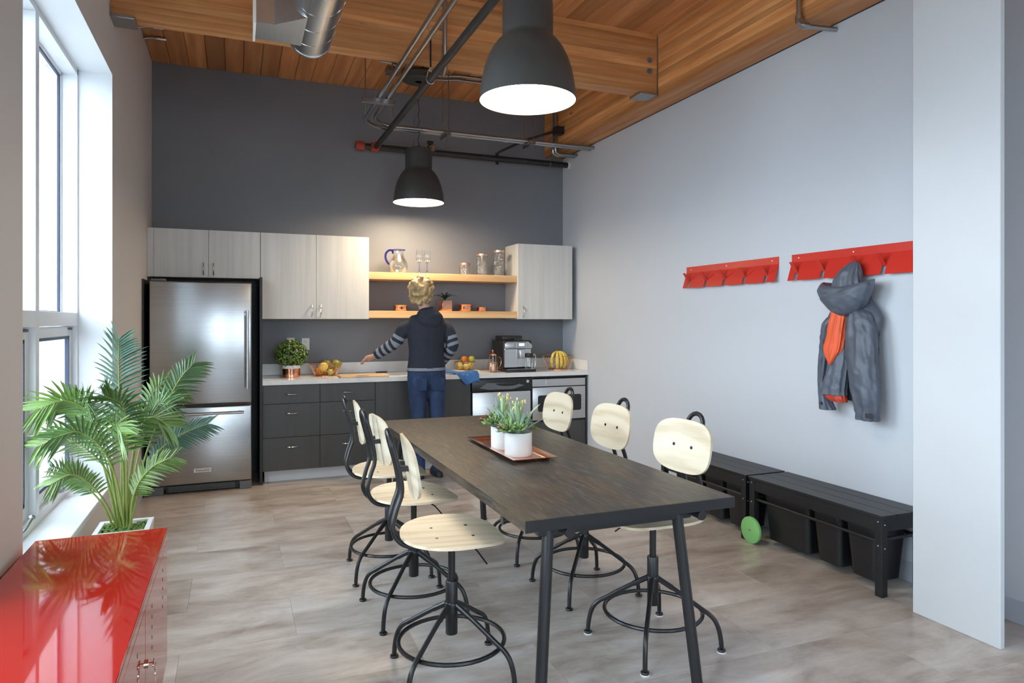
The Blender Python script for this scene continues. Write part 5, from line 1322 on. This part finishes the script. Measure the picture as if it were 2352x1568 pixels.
bodyc += hand(RA[2]+dr.normalized()*.01, Vector((-.35, .75, -.45)), Vector((.5, 0, .8)), -1)
shr = lambda ch, k_: [(a, b, c_, d*k_, e*k_) for a, b, c_, d, e in ch]
for i in (0, 1, 2): bodyc[i] = shr(bodyc[i], .93 if i else .95)
lum = [(tuple(HC), (.076, .094, .112)), ((HC.x, HC.y+.045, HC.z-.062), (.050, .045, .045)), ((HC.x, HC.y+.098, HC.z-.012), (.012, .018, .018)),
       ((HC.x-.078, HC.y+.005, HC.z-.012), (.010, .018, .030)), ((HC.x+.078, HC.y+.005, HC.z-.012), (.010, .018, .030)), ((HC.x, HC.y+.088, HC.z-.052), (.022, .008, .007))]
me = blob('body', bodyc, .0055, 3, lum); me.materials.clear(); bd = obj('body', me, M['skin'], t)
for s_ in (-1, 1): obj('eye', G().sph((HC.x+s_*.030, HC.y+.084, HC.z+.008), .010, n=10, m=8), M['whiteplastic'], bd)
# jeans
me = blob('jeans', [legL[:-1]+[(legL[-1][0], 0, .05, .054, .062)], legR[:-1]+[(legR[-1][0], 0, .05, .055, .062)], [(0, -.002, .86, .165, .118), (0, -.004, .94, .176, .124), (0, 0, 1.01, .165, .115)]], .009, 5, [((-.075, -.07, .87), (.085, .065, .095)), ((.080, -.07, .87), (.085, .065, .095))])
me.materials.clear(); jn = obj('jeans', me, M['jeans'], t)
obj('pocket', G().box(-.125, -.035, -.1395, -.137, .80, .905).box(.038, .128, -.1395, -.137, .80, .905), M['jeans'], jn)
# hooded top with striped sleeves and bands at the hem
hd = [(0, 0, .962, .182, .130), (0, 0, 1.02, .174, .124), (0, 0, 1.12, .162, .118), (0, 0, 1.24, .172, .122), (0, 0, 1.36, .190, .126), (0, 0, 1.43, .168, .108), (0, .0, 1.485, .112, .088), (-.012, .005, 1.525, .070, .070)]
me = blob('hooded_top', [hd, arm(LA, .068, .056, .044), arm(RA, .068, .056, .044)], .0052, 5, [((.01, -.105, 1.435), (.120, .052, .085)), ((.0, -.085, 1.50), (.095, .055, .040))])
me.materials.clear(); me.materials.append(M['hoodie']); me.materials.append(M['stripe'])
def along(A, p):
    best = (9, 0); s0 = 0
    for a, b in ((A[0], A[1]), (A[1], A[2])):
        ab = b-a; u = max(0, min(1, (p-a).dot(ab)/ab.dot(ab))); d = (a+ab*u-p).length
        if d < best[0]: best = (d, s0+u*ab.length)
        s0 += ab.length
    return best
for f_ in me.polygons:
    c_ = f_.center; idx = 0
    for A in (LA, RA):
        d, s_ = along(A, c_)
        if d < .085 and s_ > .125 and abs(c_.x) > .18 or (d < .06 and s_ > .26):
            idx = 1 if int((s_-.125)/.030) % 2 == 0 else 0
    if abs(c_.x) < .19 and .970 < c_.z < .994 and abs(c_.y) < .2 and along(RA, c_)[0] > .06: idx = 1
    f_.material_index = idx
obj('hooded_top', me, M['hoodie'], t)
# curly hair
rng = random.Random(4); lum = [((HC.x, HC.y-.022, HC.z+.012), (.100, .104, .122))]
for i in range(150):
    a = rng.uniform(0, 2*PI); z = rng.uniform(-.98, 1); q = math.sqrt(1-z*z)
    x, y = q*math.cos(a), q*math.sin(a)
    if y > .35 and z < .45: continue
    if z < -.5: z -= .12
    lum.append(((HC.x+x*.102, HC.y-.022+y*.104, HC.z+.008+z*.122), (rng.uniform(.014, .026),)*3))
me = blob('hair', [], .006, 1, lum); me.materials.clear(); obj('hair', me, M['hair'], t)
for x in (-.066, .108):
    obj('shoe', G().ringtube([[(x+a*.9, b*1.0+.05, z) for a, b in superell(w, l, 2.6, 24)] for z, w, l in ((0, .092, .275), (.02, .098, .285), (.045, .09, .26), (.075, .075, .16))]), M['shoe'], t)
